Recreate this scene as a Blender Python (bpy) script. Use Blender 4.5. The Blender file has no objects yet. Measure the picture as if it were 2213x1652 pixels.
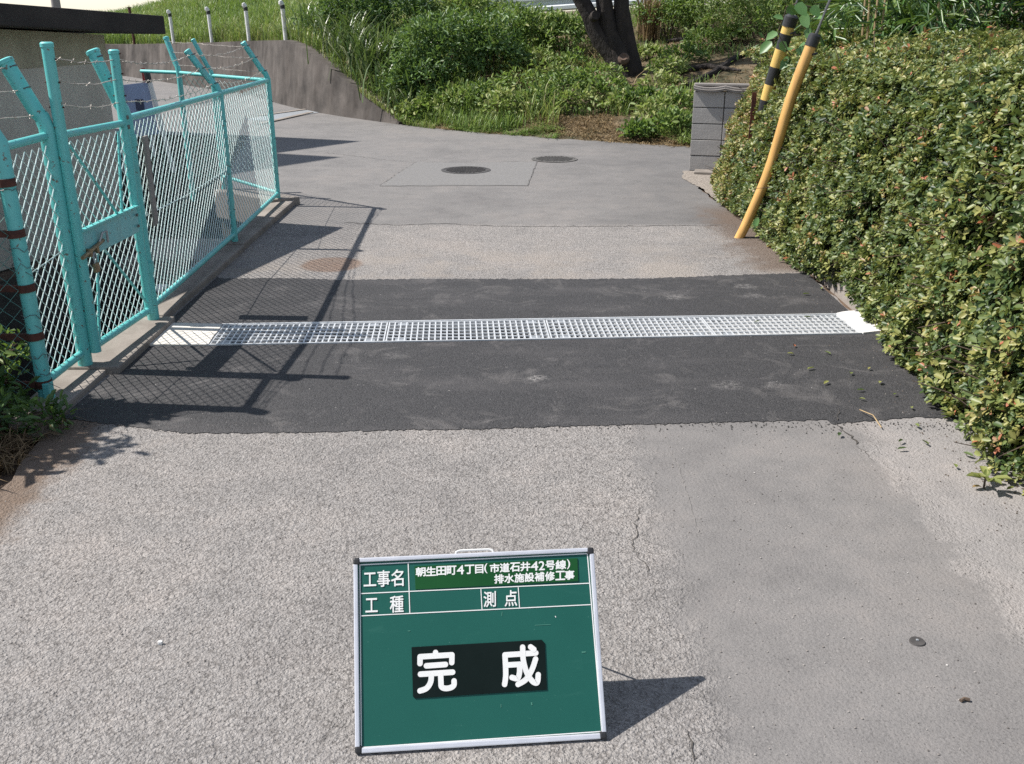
import bpy, bmesh, math, random
import numpy as np
from mathutils import Vector, Matrix
from mathutils.geometry import delaunay_2d_cdt

random.seed(7)
RNG = np.random.default_rng(11)
SC = bpy.context.scene
COL = SC.collection
R = math.radians

# ------------------------------------------------------------------ camera
CAM_H, PITCH, FOCAL = 1.70, 20.8, 34.23
cd = bpy.data.cameras.new('camera')
cam = bpy.data.objects.new('camera', cd)
COL.objects.link(cam)
cam.location = (0, 0, CAM_H)
cam.rotation_euler = (R(90 - PITCH), 0, 0)
cd.sensor_width = 36
cd.lens = FOCAL
cd.clip_start = 0.05
cd.clip_end = 600
SC.camera = cam

# ------------------------------------------------------------------ sky and sun
SHX, SHY = 0.81, -0.075                 # shadow offset per metre of height
w = bpy.data.worlds.new('World')
SC.world = w
w.use_nodes = True
nt = w.node_tree
sky = nt.nodes.new('ShaderNodeTexSky')
sky.sky_type = 'NISHITA'
sky.sun_disc = False
sky.sun_elevation = math.atan2(1, math.hypot(SHX, SHY))
sky.sun_rotation = math.atan2(-SHX, -SHY)
sky.air_density = 1.0
sky.dust_density = 0.3
bg = nt.nodes['Background']
bg.inputs[1].default_value = 0.10
hsv = nt.nodes.new('ShaderNodeHueSaturation')
hsv.inputs['Saturation'].default_value = 0.62
nt.links.new(sky.outputs[0], hsv.inputs['Color'])
nt.links.new(hsv.outputs[0], bg.inputs[0])
sd = bpy.data.lights.new('sun', 'SUN')
sd.energy = 4.5
sd.angle = R(0.53)
sd.color = (1.0, 0.955, 0.89)
sun = bpy.data.objects.new('sun', sd)
COL.objects.link(sun)
sun.location = (-8, 2, 12)
sun.rotation_euler = Vector((SHX, SHY, -1)).to_track_quat('-Z', 'Y').to_euler()
SC.view_settings.view_transform = 'Standard'
SC.view_settings.look = 'None'
SC.view_settings.exposure = 0.66
SC.view_settings.gamma = 1
SC.view_settings.use_curve_mapping = False
SC.cycles.max_bounces = 6
SC.cycles.diffuse_bounces = 3
SC.cycles.glossy_bounces = 2
SC.cycles.transmission_bounces = 2
SC.cycles.caustics_reflective = False
SC.cycles.caustics_refractive = False
SC.cycles.use_denoising = False
SC.cycles.sample_clamp_indirect = 4.0

# ------------------------------------------------------------------ survey helper
# sight lines of the survey: (x, y) on the 2213 x 1652 survey plate
_F, _CX, _CY = 2104.0, 1106.5, 826.0
_cp, _sp = math.cos(R(PITCH)), math.sin(R(PITCH))


def _ray(x, y):
    u, v = (x - _CX) / _F, (_CY - y) / _F
    return Vector((u, _cp + v * _sp, -_sp + v * _cp))


def G(x, y, z=0.0):                     # where a sight line meets the level z
    d = _ray(x, y)
    t = (z - CAM_H) / d.z
    return Vector((d.x * t, d.y * t, z))


def AT(x, y, Y):                        # point of a sight line Y metres ahead
    d = _ray(x, y)
    t = Y / d.y
    return Vector((d.x * t, Y, CAM_H + d.z * t))


# ------------------------------------------------------------------ object helpers
def tag(o, label=None, cat=None, group=None, kind=None):
    if label: o['label'] = label
    if cat: o['category'] = cat
    if group: o['group'] = group
    if kind: o['kind'] = kind
    return o


def empty(name, loc=(0, 0, 0), label=None, cat=None, group=None, rz=0):
    o = bpy.data.objects.new(name, None)
    COL.objects.link(o)
    o.location = loc
    o.rotation_euler = (0, 0, rz)
    o.empty_display_size = 0.1
    return tag(o, label, cat, group)


def link(name, me, mat=None, parent=None):
    o = bpy.data.objects.new(name, me)
    COL.objects.link(o)
    if mat is not None and len(me.materials) == 0:
        me.materials.append(mat)
    if parent is not None:
        o.parent = parent
    return o


def child_of(o, parent):                # keep world-space mesh under a parent that stands elsewhere
    o.parent = parent
    loc = parent.location if parent.parent is None else parent.location + parent.parent.location
    o.location = -Vector(loc)
    return o


class MB:
    def __init__(s):
        s.v, s.f = [], []

    def add(s, vs, fs):
        n = len(s.v)
        s.v += [tuple(p) for p in vs]
        s.f += [tuple(i + n for i in f) for f in fs]
        return s

    def box(s, c, size, m=None):
        hx, hy, hz = size[0] / 2, size[1] / 2, size[2] / 2
        vs = [Vector((x, y, z)) for x in (-hx, hx) for y in (-hy, hy) for z in (-hz, hz)]
        if m is not None: vs = [m @ p for p in vs]
        vs = [p + Vector(c) for p in vs]
        return s.add(vs, [(0, 1, 3, 2), (4, 6, 7, 5), (0, 4, 5, 1), (2, 3, 7, 6), (0, 2, 6, 4), (1, 5, 7, 3)])

    def prism(s, poly, z0, z1):
        n = len(poly)
        a = sum(poly[i][0] * poly[(i + 1) % n][1] - poly[(i + 1) % n][0] * poly[i][1] for i in range(n))
        if a < 0: poly = poly[::-1]
        vs = [(p[0], p[1], z0) for p in poly] + [(p[0], p[1], z1) for p in poly]
        fs = [tuple(range(n - 1, -1, -1)), tuple(range(n, 2 * n))]
        fs += [(i, (i + 1) % n, n + (i + 1) % n, n + i) for i in range(n)]
        return s.add(vs, fs)

    def tube(s, pts, r, n=8, cap=True):
        pts = [Vector(p) for p in pts]
        k = len(pts)
        rs = r if isinstance(r, (list, tuple)) else [r] * k
        up = None
        base = len(s.v)
        for i, p in enumerate(pts):
            t = (pts[min(i + 1, k - 1)] - pts[max(i - 1, 0)])
            if t.length < 1e-9: t = Vector((0, 0, 1))
            t.normalize()
            if up is None:
                ref = Vector((0, 0, 1)) if abs(t.z) < 0.9 else Vector((1, 0, 0))
                a = t.cross(ref).normalized()
            else:
                a = (up - t * up.dot(t))
                a = a.normalized() if a.length > 1e-6 else t.orthogonal().normalized()
            up = a
            b = t.cross(a)
            for j in range(n):
                q = 2 * math.pi * j / n
                s.v.append(tuple(p + (a * math.cos(q) + b * math.sin(q)) * rs[i]))
        for i in range(k - 1):
            for j in range(n):
                s.f.append((base + i * n + j, base + i * n + (j + 1) % n, base + (i + 1) * n + (j + 1) % n, base + (i + 1) * n + j))
        if cap:
            s.f.append(tuple(base + j for j in range(n - 1, -1, -1)))
            s.f.append(tuple(base + (k - 1) * n + j for j in range(n)))
        return s

    def build(s, name, mat, parent=None, smooth=False, bevel=0.0, world=False):
        me = bpy.data.meshes.new(name)
        me.from_pydata(s.v, [], s.f)
        if bevel > 0:
            bm = bmesh.new()
            bm.from_mesh(me)
            bmesh.ops.recalc_face_normals(bm, faces=bm.faces)
            es = [e for e in bm.edges if e.is_manifold and e.calc_face_angle(0) > 0.5]
            bmesh.ops.bevel(bm, geom=es, offset=bevel, segments=2, profile=0.6, affect='EDGES', clamp_overlap=True)
            bm.to_mesh(me)
            bm.free()
        if smooth:
            me.shade_smooth()
            try:
                me.set_sharp_from_angle(angle=R(40))
            except Exception:
                pass
        o = link(name, me, mat)
        if parent is not None:
            child_of(o, parent) if world else setattr(o, 'parent', parent)
        return o


def inside(p, poly):
    c, n = False, len(poly)
    for i in range(n):
        a, b = poly[i], poly[(i + 1) % n]
        if (a[1] > p[1]) != (b[1] > p[1]) and p[0] < (b[0] - a[0]) * (p[1] - a[1]) / (b[1] - a[1]) + a[0]:
            c = not c
    return c


def sheet(name, outer, z, mat, holes=(), parent=None):
    pts, edges = [], []
    for loop in [outer] + list(holes):
        n = len(pts)
        pts += [Vector((p[0], p[1])) for p in loop]
        edges += [(n + i, n + (i + 1) % len(loop)) for i in range(len(loop))]
    vs, es, fs, *_ = delaunay_2d_cdt(pts, edges, [], 0, 1e-5)
    keep = []
    for f in fs:
        c = sum((vs[i] for i in f), Vector((0, 0))) / len(f)
        if inside(c, outer) and not any(inside(c, h) for h in holes):
            a = (vs[f[1]] - vs[f[0]]).cross(vs[f[2]] - vs[f[0]])
            keep.append(f if a > 0 else f[::-1])
    me = bpy.data.meshes.new(name)
    me.from_pydata([(p.x, p.y, z) for p in vs], [], keep)
    return link(name, me, mat, parent)


def jag(pts, step=0.03, amp=0.012, seed=1):
    rr = random.Random(seed)
    out = []
    for a, b in zip(pts[:-1], pts[1:]):
        a, b = Vector(a[:2]), Vector(b[:2])
        n = max(1, int((b - a).length / step))
        nn = Vector((-(b - a).y, (b - a).x)).normalized() if (b - a).length > 0 else Vector((0, 0))
        for i in range(n):
            out.append(a.lerp(b, i / n) + nn * rr.uniform(-amp, amp))
    out.append(Vector(pts[-1][:2]))
    return out


# ------------------------------------------------------------------ materials
def new_mat(name):
    m = bpy.data.materials.new(name)
    m.use_nodes = True
    t = m.node_tree
    return m, t, t.nodes['Principled BSDF']


def N(t, kind, **kw):
    n = t.nodes.new(kind)
    for k, v in kw.items():
        if k in n.inputs: n.inputs[k].default_value = v
        else: setattr(n, k, v)
    return n


def ramp(t, fac, stops):
    n = t.nodes.new('ShaderNodeValToRGB')
    e = n.color_ramp.elements
    while len(e) < len(stops): e.new(0.5)
    for el, (p, c) in zip(e, stops):
        el.position = p
        el.color = (c[0], c[1], c[2], 1)
    t.links.new(fac, n.inputs[0])
    return n.outputs[0]


def mixc(t, fac, a, b, mode='MIX'):
    n = t.nodes.new('ShaderNodeMix')
    n.data_type = 'RGBA'
    n.blend_type = mode
    for sock, v in ((n.inputs[0], fac), (n.inputs[6], a), (n.inputs[7], b)):
        if isinstance(v, (int, float)): sock.default_value = v
        elif isinstance(v, tuple): sock.default_value = (*v[:3], 1)
        else: t.links.new(v, sock)
    return n.outputs[2]


def math_n(t, op, a, b=0.0, c=None, clamp=False):
    n = t.nodes.new('ShaderNodeMath')
    n.operation = op
    n.use_clamp = clamp
    for i, v in enumerate((a, b) if c is None else (a, b, c)):
        if isinstance(v, (int, float)): n.inputs[i].default_value = v
        else: t.links.new(v, n.inputs[i])
    return n.outputs[0]


def smooth_step(t, v, lo, hi):
    n = t.nodes.new('ShaderNodeMapRange')
    n.interpolation_type = 'SMOOTHSTEP'
    t.links.new(v, n.inputs[0])
    n.inputs[1].default_value = lo
    n.inputs[2].default_value = hi
    return n.outputs[0]


def coords(t, scale=None):
    tc = t.nodes.new('ShaderNodeTexCoord')
    if scale is None: return tc.outputs['Object']
    mp = t.nodes.new('ShaderNodeMapping')
    mp.inputs['Scale'].default_value = scale
    t.links.new(tc.outputs['Object'], mp.inputs[0])
    return mp.outputs[0]


def noise(t, co, scale, detail=4, rough=0.55, dist=0.0):
    n = N(t, 'ShaderNodeTexNoise', Scale=scale, Detail=detail, Roughness=rough, Distortion=dist)
    t.links.new(co, n.inputs['Vector'])
    return n.outputs['Fac']


def bump(t, p, h, strength, dist, prev=None):
    b = N(t, 'ShaderNodeBump', Strength=strength, Distance=dist)
    t.links.new(h, b.inputs['Height'])
    if prev is not None: t.links.new(prev, b.inputs['Normal'])
    t.links.new(b.outputs[0], p.inputs['Normal'])
    return b.outputs[0]


def simple(name, c0, c1=None, scale=6.0, rough=0.6, metal=0.0, bscale=60.0, bstr=0.2, bdist=0.004, lo=0.35, hi=0.65, stretch=None, spec=None):
    m, t, p = new_mat(name)
    co = coords(t, stretch)
    c1 = c1 or tuple(x * 0.75 for x in c0)
    t.links.new(ramp(t, noise(t, co, scale, 6, 0.6), [(lo, c0), (hi, c1)]), p.inputs['Base Color'])
    p.inputs['Roughness'].default_value = rough
    p.inputs['Metallic'].default_value = metal
    if spec is not None: p.inputs['Specular IOR Level'].default_value = spec
    if bstr > 0: bump(t, p, noise(t, co, bscale, 4), bstr, bdist)
    return m


def leaf_mat(name, stops, rough=0.42, trans=0.25, tcol=(0.25, 0.38, 0.05), spec=0.5):
    m, t, p = new_mat(name)
    at = t.nodes.new('ShaderNodeAttribute')
    at.attribute_name = 'tint'
    c = ramp(t, at.outputs['Fac'], stops)
    t.links.new(c, p.inputs['Base Color'])
    p.inputs['Roughness'].default_value = rough
    p.inputs['Specular IOR Level'].default_value = spec
    tr = t.nodes.new('ShaderNodeBsdfTranslucent')
    t.links.new(mixc(t, 0.5, c, tcol), tr.inputs[0])
    mx = t.nodes.new('ShaderNodeMixShader')
    mx.inputs[0].default_value = trans
    out = t.nodes['Material Output']
    t.links.new(p.outputs[0], mx.inputs[1])
    t.links.new(tr.outputs[0], mx.inputs[2])
    t.links.new(mx.outputs[0], out.inputs[0])
    return m


def road_material():
    m, t, p = new_mat('worn_road_asphalt')
    co = coords(t)
    sep = t.nodes.new('ShaderNodeSeparateXYZ')
    t.links.new(co, sep.inputs[0])
    X, Y = sep.outputs[0], sep.outputs[1]
    big = noise(t, co, 0.9, 9, 0.68)
    med = noise(t, co, 5.0, 9, 0.76)
    fine = noise(t, co, 220.0, 3, 0.7)
    edge = math_n(t, 'MULTIPLY_ADD', noise(t, co, 7.0, 5, 0.65), 0.36, -0.18)
    # the finer old overlay on the right, in front of the drain
    xs = math_n(t, 'ADD', X, edge)
    strip = math_n(t, 'MULTIPLY', smooth_step(t, xs, 0.44, 0.60), math_n(t, 'SUBTRACT', 1.0, smooth_step(t, xs, 1.44, 1.60)))
    strip = math_n(t, 'MULTIPLY', strip, math_n(t, 'SUBTRACT', 1.0, smooth_step(t, Y, 4.4, 4.5)))
    gut = math_n(t, 'MULTIPLY', smooth_step(t, xs, 1.44, 1.58), math_n(t, 'SUBTRACT', 1.0, smooth_step(t, Y, 4.4, 4.5)))
    far = smooth_step(t, math_n(t, 'MULTIPLY_ADD', edge, 0.5, Y), 8.2, 8.34)
    smoothm = math_n(t, 'ADD', math_n(t, 'MAXIMUM', strip, math_n(t, 'MULTIPLY', gut, 0.7)), math_n(t, 'MULTIPLY', far, 0.85), clamp=True)
    vor = N(t, 'ShaderNodeTexVoronoi', Scale=125.0, feature='SMOOTH_F1', Smoothness=0.35, Randomness=1.0)
    wn = t.nodes.new('ShaderNodeTexNoise')
    wn.inputs['Scale'].default_value = 40
    wadd = t.nodes.new('ShaderNodeVectorMath')
    wadd.operation = 'MULTIPLY_ADD'
    t.links.new(wn.outputs['Color'], wadd.inputs[0])
    wadd.inputs[1].default_value = (0.016, 0.016, 0.0)
    t.links.new(co, wadd.inputs[2])
    t.links.new(co, wn.inputs['Vector'])
    t.links.new(wadd.outputs[0], vor.inputs['Vector'])
    vcol = t.nodes.new('ShaderNodeSeparateColor')
    t.links.new(vor.outputs['Color'], vcol.inputs[0])
    stone = vcol.outputs[0]
    coarse = mixc(t, stone, (0.268, 0.251, 0.240), (0.365, 0.345, 0.331))
    pit_shade = smooth_step(t, noise(t, co, 95.0, 3, 0.65), 0.56, 0.66)
    gap_shade = math_n(t, 'MULTIPLY', smooth_step(t, vor.outputs['Distance'], 0.42, 0.66), smooth_step(t, noise(t, co, 33.0, 3, 0.6), 0.38, 0.60))
    pit_shade = math_n(t, 'MAXIMUM', math_n(t, 'MULTIPLY', pit_shade, 0.75), gap_shade)
    coarse = mixc(t, math_n(t, 'MULTIPLY', pit_shade, 0.62), coarse, (0.105, 0.096, 0.090))  # shadow sides and hollows of the stones painted in as dark colour
    finec = mixc(t, fine, (0.142, 0.135, 0.131), (0.242, 0.230, 0.224))
    fsp = noise(t, co, 130.0, 3, 0.7)
    finec = mixc(t, math_n(t, 'MULTIPLY', smooth_step(t, fsp, 0.56, 0.64), 0.6), finec, (0.085, 0.080, 0.077))
    finec = mixc(t, math_n(t, 'MULTIPLY', math_n(t, 'SUBTRACT', 1.0, smooth_step(t, fsp, 0.30, 0.38)), 0.55), finec, (0.36, 0.345, 0.33))
    c = mixc(t, smoothm, coarse, finec)
    c = mixc(t, math_n(t, 'MULTIPLY', gut, 0.45), c, (0.33, 0.31, 0.30))
    c = mixc(t, math_n(t, 'MULTIPLY', far, 0.55), c, mixc(t, noise(t, co, 48.0, 4, 0.75), (0.072, 0.069, 0.068), (0.285, 0.275, 0.270)))
    c = mixc(t, math_n(t, 'MULTIPLY', math_n(t, 'MULTIPLY', far, smooth_step(t, math_n(t, 'MULTIPLY_ADD', noise(t, co, 0.7, 4, 0.6), 3.0, math_n(t, 'MULTIPLY', X, 0.9)), 1.9, 3.0)), 0.5), c, (0.12, 0.116, 0.115))
    # blotches of wear and dust
    c = mixc(t, 0.8, c, ramp(t, big, [(0.3, (0.37, 0.37, 0.375)), (0.5, (0.5, 0.5, 0.5)), (0.7, (0.58, 0.56, 0.545))]), 'OVERLAY')
    c = mixc(t, 0.6, c, ramp(t, med, [(0.32, (0.37, 0.372, 0.375)), (0.5, (0.5, 0.5, 0.5)), (0.68, (0.59, 0.575, 0.565))]), 'OVERLAY')
    # sandy dust caught behind the new asphalt and by the hedge
    dust = math_n(t, 'MULTIPLY', math_n(t, 'MULTIPLY', smooth_step(t, Y, 6.4, 6.5), math_n(t, 'SUBTRACT', 1.0, smooth_step(t, Y, 6.6, 7.9))), smooth_step(t, noise(t, co, 2.2, 5, 0.6), 0.42, 0.62))
    c = mixc(t, math_n(t, 'MULTIPLY', dust, 0.55), c, (0.36, 0.315, 0.275))
    soil = math_n(t, 'MULTIPLY', smooth_step(t, math_n(t, 'MULTIPLY_ADD', edge, 1.6, X), 1.55, 1.9), math_n(t, 'MULTIPLY', smooth_step(t, Y, 6.5, 6.8), math_n(t, 'SUBTRACT', 1.0, smooth_step(t, Y, 8.6, 9.4))))
    c = mixc(t, math_n(t, 'MULTIPLY', soil, 0.75), c, (0.13, 0.088, 0.062))
    soil2 = math_n(t, 'MULTIPLY', math_n(t, 'SUBTRACT', 1.0, smooth_step(t, math_n(t, 'MULTIPLY_ADD', edge, 0.8, X), -1.86, -1.70)), math_n(t, 'SUBTRACT', 1.0, smooth_step(t, Y, 4.0, 4.3)))
    c = mixc(t, math_n(t, 'MULTIPLY', soil2, 0.8), c, (0.17, 0.115, 0.078))
    # rusty ring left by an iron lid
    dx = math_n(t, 'SUBTRACT', X, -1.30)
    dy = math_n(t, 'SUBTRACT', Y, 6.86)
    rad = math_n(t, 'SQRT', math_n(t, 'ADD', math_n(t, 'MULTIPLY', dx, dx), math_n(t, 'MULTIPLY', dy, dy)))
    rad = math_n(t, 'MULTIPLY_ADD', edge, 0.10, rad)
    rust = math_n(t, 'SUBTRACT', 1.0, smooth_step(t, rad, 0.185, 0.245))
    rust = math_n(t, 'MULTIPLY', rust, math_n(t, 'MULTIPLY_ADD', med, 0.7, 0.35))
    c = mixc(t, math_n(t, 'MULTIPLY', rust, 0.85), c, (0.19, 0.105, 0.062))
    t.links.new(c, p.inputs['Base Color'])
    p.inputs['Roughness'].default_value = 0.86
    p.inputs['Specular IOR Level'].default_value = 0.3
    hs = math_n(t, 'SUBTRACT', 1.0, math_n(t, 'MULTIPLY', vor.outputs['Distance'], 1.15))
    hs = math_n(t, 'MULTIPLY_ADD', stone, 0.45, hs)
    hs = math_n(t, 'MULTIPLY', hs, math_n(t, 'SUBTRACT', 1.0, math_n(t, 'MULTIPLY', smoothm, 0.82)))
    grit = math_n(t, 'MULTIPLY', noise(t, co, 70.0, 4, 0.65), math_n(t, 'SUBTRACT', 2.6, math_n(t, 'MULTIPLY', smoothm, 1.9)))
    hs = math_n(t, 'ADD', math_n(t, 'MULTIPLY', hs, 0.6), grit)
    n1 = bump(t, p, hs, 1.0, 0.0062)
    bump(t, p, fine, 0.35, 0.0016, n1)
    return m


def fresh_material():
    m, t, p = new_mat('fresh_black_asphalt')
    co = coords(t)
    vor = N(t, 'ShaderNodeTexVoronoi', Scale=190.0)
    t.links.new(co, vor.inputs['Vector'])
    sc = t.nodes.new('ShaderNodeSeparateColor')
    t.links.new(vor.outputs['Color'], sc.inputs[0])
    c = mixc(t, sc.outputs[0], (0.022, 0.0215, 0.023), (0.060, 0.058, 0.060))
    dust = ramp(t, noise(t, co, 3.4, 10, 0.74, 0.9), [(0.53, (0, 0, 0)), (0.70, (1, 1, 1))])
    dust2 = ramp(t, noise(t, coords(t, (1.0, 3.2, 1)), 1.1, 5, 0.6), [(0.50, (0, 0, 0)), (0.72, (1, 1, 1))])
    c = mixc(t, math_n(t, 'MULTIPLY', dust, 0.5), c, (0.17, 0.158, 0.153))
    c = mixc(t, math_n(t, 'MULTIPLY', dust2, 0.22), c, (0.14, 0.13, 0.13))
    speck = smooth_step(t, noise(t, co, 55.0, 2, 0.5), 0.735, 0.775)
    c = mixc(t, math_n(t, 'MULTIPLY', speck, 0.7), c, (0.4, 0.38, 0.36))
    sep = t.nodes.new('ShaderNodeSeparateXYZ')
    t.links.new(co, sep.inputs[0])
    for cx, cy, ra, st in ((0.12, 4.52, 0.075, 0.9), (1.05, 4.42, 0.10, 0.35), (1.03, 6.0, 0.10, 0.5), (1.55, 6.25, 0.10, 0.45), (1.55, 6.02, 0.09, 0.45), (-0.62, 4.86, 0.10, 0.25), (1.28, 4.42, .06, .4)):
        dx = math_n(t, 'SUBTRACT', sep.outputs[0], cx)
        dy = math_n(t, 'SUBTRACT', sep.outputs[1], cy)
        r = math_n(t, 'SQRT', math_n(t, 'ADD', math_n(t, 'MULTIPLY', dx, dx), math_n(t, 'MULTIPLY', math_n(t, 'MULTIPLY', dy, dy), 1.2)))
        r = math_n(t, 'MULTIPLY_ADD', math_n(t, 'SUBTRACT', noise(t, co, 16.0, 4, 0.65), 0.5), 0.16, r)
        k = math_n(t, 'SUBTRACT', 1.0, smooth_step(t, r, ra * 0.25, ra))
        c = mixc(t, math_n(t, 'MULTIPLY', math_n(t, 'MULTIPLY', k, smooth_step(t, noise(t, co, 42.0, 6, 0.75, 0.5), 0.40, 0.62)), st), c, (0.28, 0.265, 0.255))
    t.links.new(c, p.inputs['Base Color'])
    p.inputs['Roughness'].default_value = 0.74
    p.inputs['Specular IOR Level'].default_value = 0.4
    h = math_n(t, 'MULTIPLY_ADD', vor.outputs['Distance'], -1.0, 1.0)
    h = math_n(t, 'ADD', h, noise(t, co, 90.0, 4, 0.7))
    n1 = bump(t, p, h, 0.8, 0.0032)
    bump(t, p, noise(t, co, 14.0, 4, 0.6), 0.25, 0.006, n1)
    return m


def concrete(name, c0, c1, stain=0.5, scale=2.5):
    m, t, p = new_mat(name)
    co = coords(t)
    c = ramp(t, noise(t, co, scale, 7, 0.62), [(0.3, c0), (0.7, c1)])
    st = ramp(t, noise(t, coords(t, (4, 4, 0.8)), 1.0, 7, 0.68, 0.4), [(0.42, (1, 1, 1)), (0.7, (0.45, 0.42, 0.40))])
    c = mixc(t, stain, c, st, 'MULTIPLY')
    c = mixc(t, 0.25, c, ramp(t, noise(t, co, 130, 3, 0.6), [(0.3, (0.3, 0.3, 0.3)), (0.7, (0.7, 0.7, 0.7))]), 'OVERLAY')
    t.links.new(c, p.inputs['Base Color'])
    p.inputs['Roughness'].default_value = 0.88
    p.inputs['Specular IOR Level'].default_value = 0.3
    n1 = bump(t, p, noise(t, co, 40, 5, 0.6), 0.3, 0.006)
    return m


def paint_material(name, c0, c1, worn=(0.16, 0.10, 0.07), rough=0.42):
    m, t, p = new_mat(name)
    co = coords(t)
    c = mixc(t, noise(t, co, 9.0, 5, 0.6), c0, c1)
    c = mixc(t, math_n(t, 'MULTIPLY', smooth_step(t, noise(t, co, 38.0, 4, 0.6), 0.635, 0.67), 0.85), c, worn)
    c = mixc(t, math_n(t, 'MULTIPLY', smooth_step(t, noise(t, coords(t, (14, 14, 2)), 1.0, 4, 0.6), 0.5, 0.75), 0.3), c, (0.25, 0.33, 0.30))
    t.links.new(c, p.inputs['Base Color'])
    t.links.new(math_n(t, 'MULTIPLY_ADD', noise(t, co, 20, 3), 0.3, rough - 0.15), p.inputs['Roughness'])
    bump(t, p, noise(t, co, 60, 3), 0.12, 0.003)
    return m


M = {}
M['road'] = road_material()
M['fresh'] = fresh_material()
M['soil'] = simple('dry_brown_soil', (0.155, 0.105, 0.072), (0.075, 0.050, 0.034), 3.0, 0.95, 0, 25, 0.7, 0.02)
M['bank'] = simple('bank_soil_and_litter', (0.16, 0.115, 0.068), (0.05, 0.048, 0.022), 2.2, 0.95, 0, 18, 0.8, 0.03, 0.38, 0.62)
M['crack'] = simple('dark_crack', (0.045, 0.040, 0.036), (0.075, 0.067, 0.06), 30, 0.95, bstr=0)
M['seam'] = simple('weathered_seam', (0.085, 0.080, 0.077), (0.15, 0.142, 0.137), 9, 0.95, bstr=0)
M['scratch'] = simple('pale_scratch', (0.27, 0.25, 0.235), (0.20, 0.19, 0.18), 30, 0.9, bstr=0)
M['patchroad'] = simple('grey_patch_asphalt', (0.200, 0.193, 0.188), (0.155, 0.151, 0.149), 30, 0.86, 0, 120, 0.7, 0.004)
M['kerb'] = concrete('kerb_concrete', (0.22, 0.195, 0.172), (0.33, 0.295, 0.265), 0.5)
M['slab'] = concrete('pale_mortar', (0.56, 0.53, 0.485), (0.68, 0.65, 0.60), 0.12, 5)
M['mortar'] = simple('white_mortar', (0.74, 0.73, 0.71), (0.66, 0.65, 0.63), 9, 0.85, 0, 45, 0.55, 0.01)
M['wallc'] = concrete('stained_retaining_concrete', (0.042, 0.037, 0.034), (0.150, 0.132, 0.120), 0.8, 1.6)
M['channel'] = concrete('drain_channel_concrete', (0.045, 0.043, 0.042), (0.075, 0.072, 0.07), 0.4)
M['plaster'] = concrete('weathered_plaster', (0.44, 0.405, 0.365), (0.52, 0.48, 0.43), 0.25, 1.8)
M['plaster_top'] = concrete('yellowed_plaster', (0.30, 0.27, 0.205), (0.40, 0.36, 0.27), 0.3, 3.0)
M['roofd'] = simple('dark_roof_edge', (0.016, 0.012, 0.012), (0.032, 0.025, 0.023), 4, 0.85, 0, 30, 0.3, 0.006)
M['pitc'] = concrete('shade_dark_pit_concrete', (0.05, 0.046, 0.042), (0.10, 0.09, 0.08), 0.6)  # concrete colour darkened to stand for the shade down in the pit
M['beamc'] = concrete('grey_beam_concrete', (0.30, 0.265, 0.235), (0.36, 0.325, 0.295), 0.35)
M['cyan'] = paint_material('turquoise_paint', (0.11, 0.50, 0.49), (0.165, 0.57, 0.555))
M['cyanflat'] = paint_material('pale_turquoise_plate', (0.15, 0.48, 0.50), (0.21, 0.55, 0.57))
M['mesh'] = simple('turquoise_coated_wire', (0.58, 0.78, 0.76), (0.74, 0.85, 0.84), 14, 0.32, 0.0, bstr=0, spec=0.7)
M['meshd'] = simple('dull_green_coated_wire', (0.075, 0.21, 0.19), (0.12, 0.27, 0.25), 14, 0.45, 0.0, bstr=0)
M['galv'] = simple('galvanised_steel', (0.78, 0.79, 0.80), (0.62, 0.64, 0.66), 40, 0.42, 0.35, bstr=0.1)
M['galvd'] = simple('dull_zinc_plate', (0.42, 0.44, 0.46), (0.34, 0.36, 0.38), 30, 0.5, 0.5, bstr=0.1)
M['barb'] = simple('barbed_wire_zinc', (0.55, 0.52, 0.48), (0.34, 0.29, 0.25), 40, 0.55, 0.3, bstr=0)
M['rust'] = simple('rust_brown', (0.105, 0.038, 0.026), (0.055, 0.025, 0.02), 25, 0.85, 0.1, 70, 0.4, 0.003)
M['redpost'] = simple('dark_red_primer', (0.10, 0.025, 0.025), (0.065, 0.018, 0.018), 20, 0.6, 0, 50, 0.15)
M['brass'] = simple('aged_brass', (0.34, 0.25, 0.14), (0.22, 0.17, 0.11), 30, 0.45, 0.7, bstr=0.1)
M['stake'] = simple('weathered_grey_board', (0.29, 0.265, 0.25), (0.22, 0.20, 0.185), 8, 0.85, 0, 40, 0.3, 0.004, stretch=(6, 6, 1))
M['iron'] = simple('cast_iron', (0.075, 0.070, 0.068), (0.13, 0.12, 0.115), 14, 0.6, 0.5, 60, 0.3, 0.003)
M['block'] = concrete('concrete_block', (0.36, 0.345, 0.335), (0.46, 0.445, 0.43), 0.25, 4.0)
M['blockm'] = concrete('block_joint_mortar', (0.07, 0.067, 0.063), (0.10, 0.096, 0.09), 0.2, 6.0)
M['captile'] = concrete('coping_tile', (0.25, 0.23, 0.215), (0.34, 0.315, 0.30), 0.3, 5.0)
M['yellow'] = simple('faded_yellow_guard', (0.66, 0.385, 0.120), (0.50, 0.275, 0.085), 3.0, 0.42, 0, 90, 0.06, 0.002, stretch=(5, 5, 1))
M['yellow2'] = simple('yellow_guard_sleeve', (0.70, 0.48, 0.14), (0.60, 0.40, 0.12), 3.0, 0.42, 0, 90, 0.06, 0.002)
M['black'] = simple('black_plastic', (0.016, 0.016, 0.018), (0.03, 0.03, 0.032), 10, 0.45, bstr=0.05)
M['wire'] = simple('steel_guy_strand', (0.11, 0.11, 0.11), (0.18, 0.18, 0.18), 60, 0.5, 0.6, bstr=0)
M['white'] = simple('white_painted_steel', (0.76, 0.76, 0.75), (0.64, 0.64, 0.63), 10, 0.4, bstr=0.05)
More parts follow.
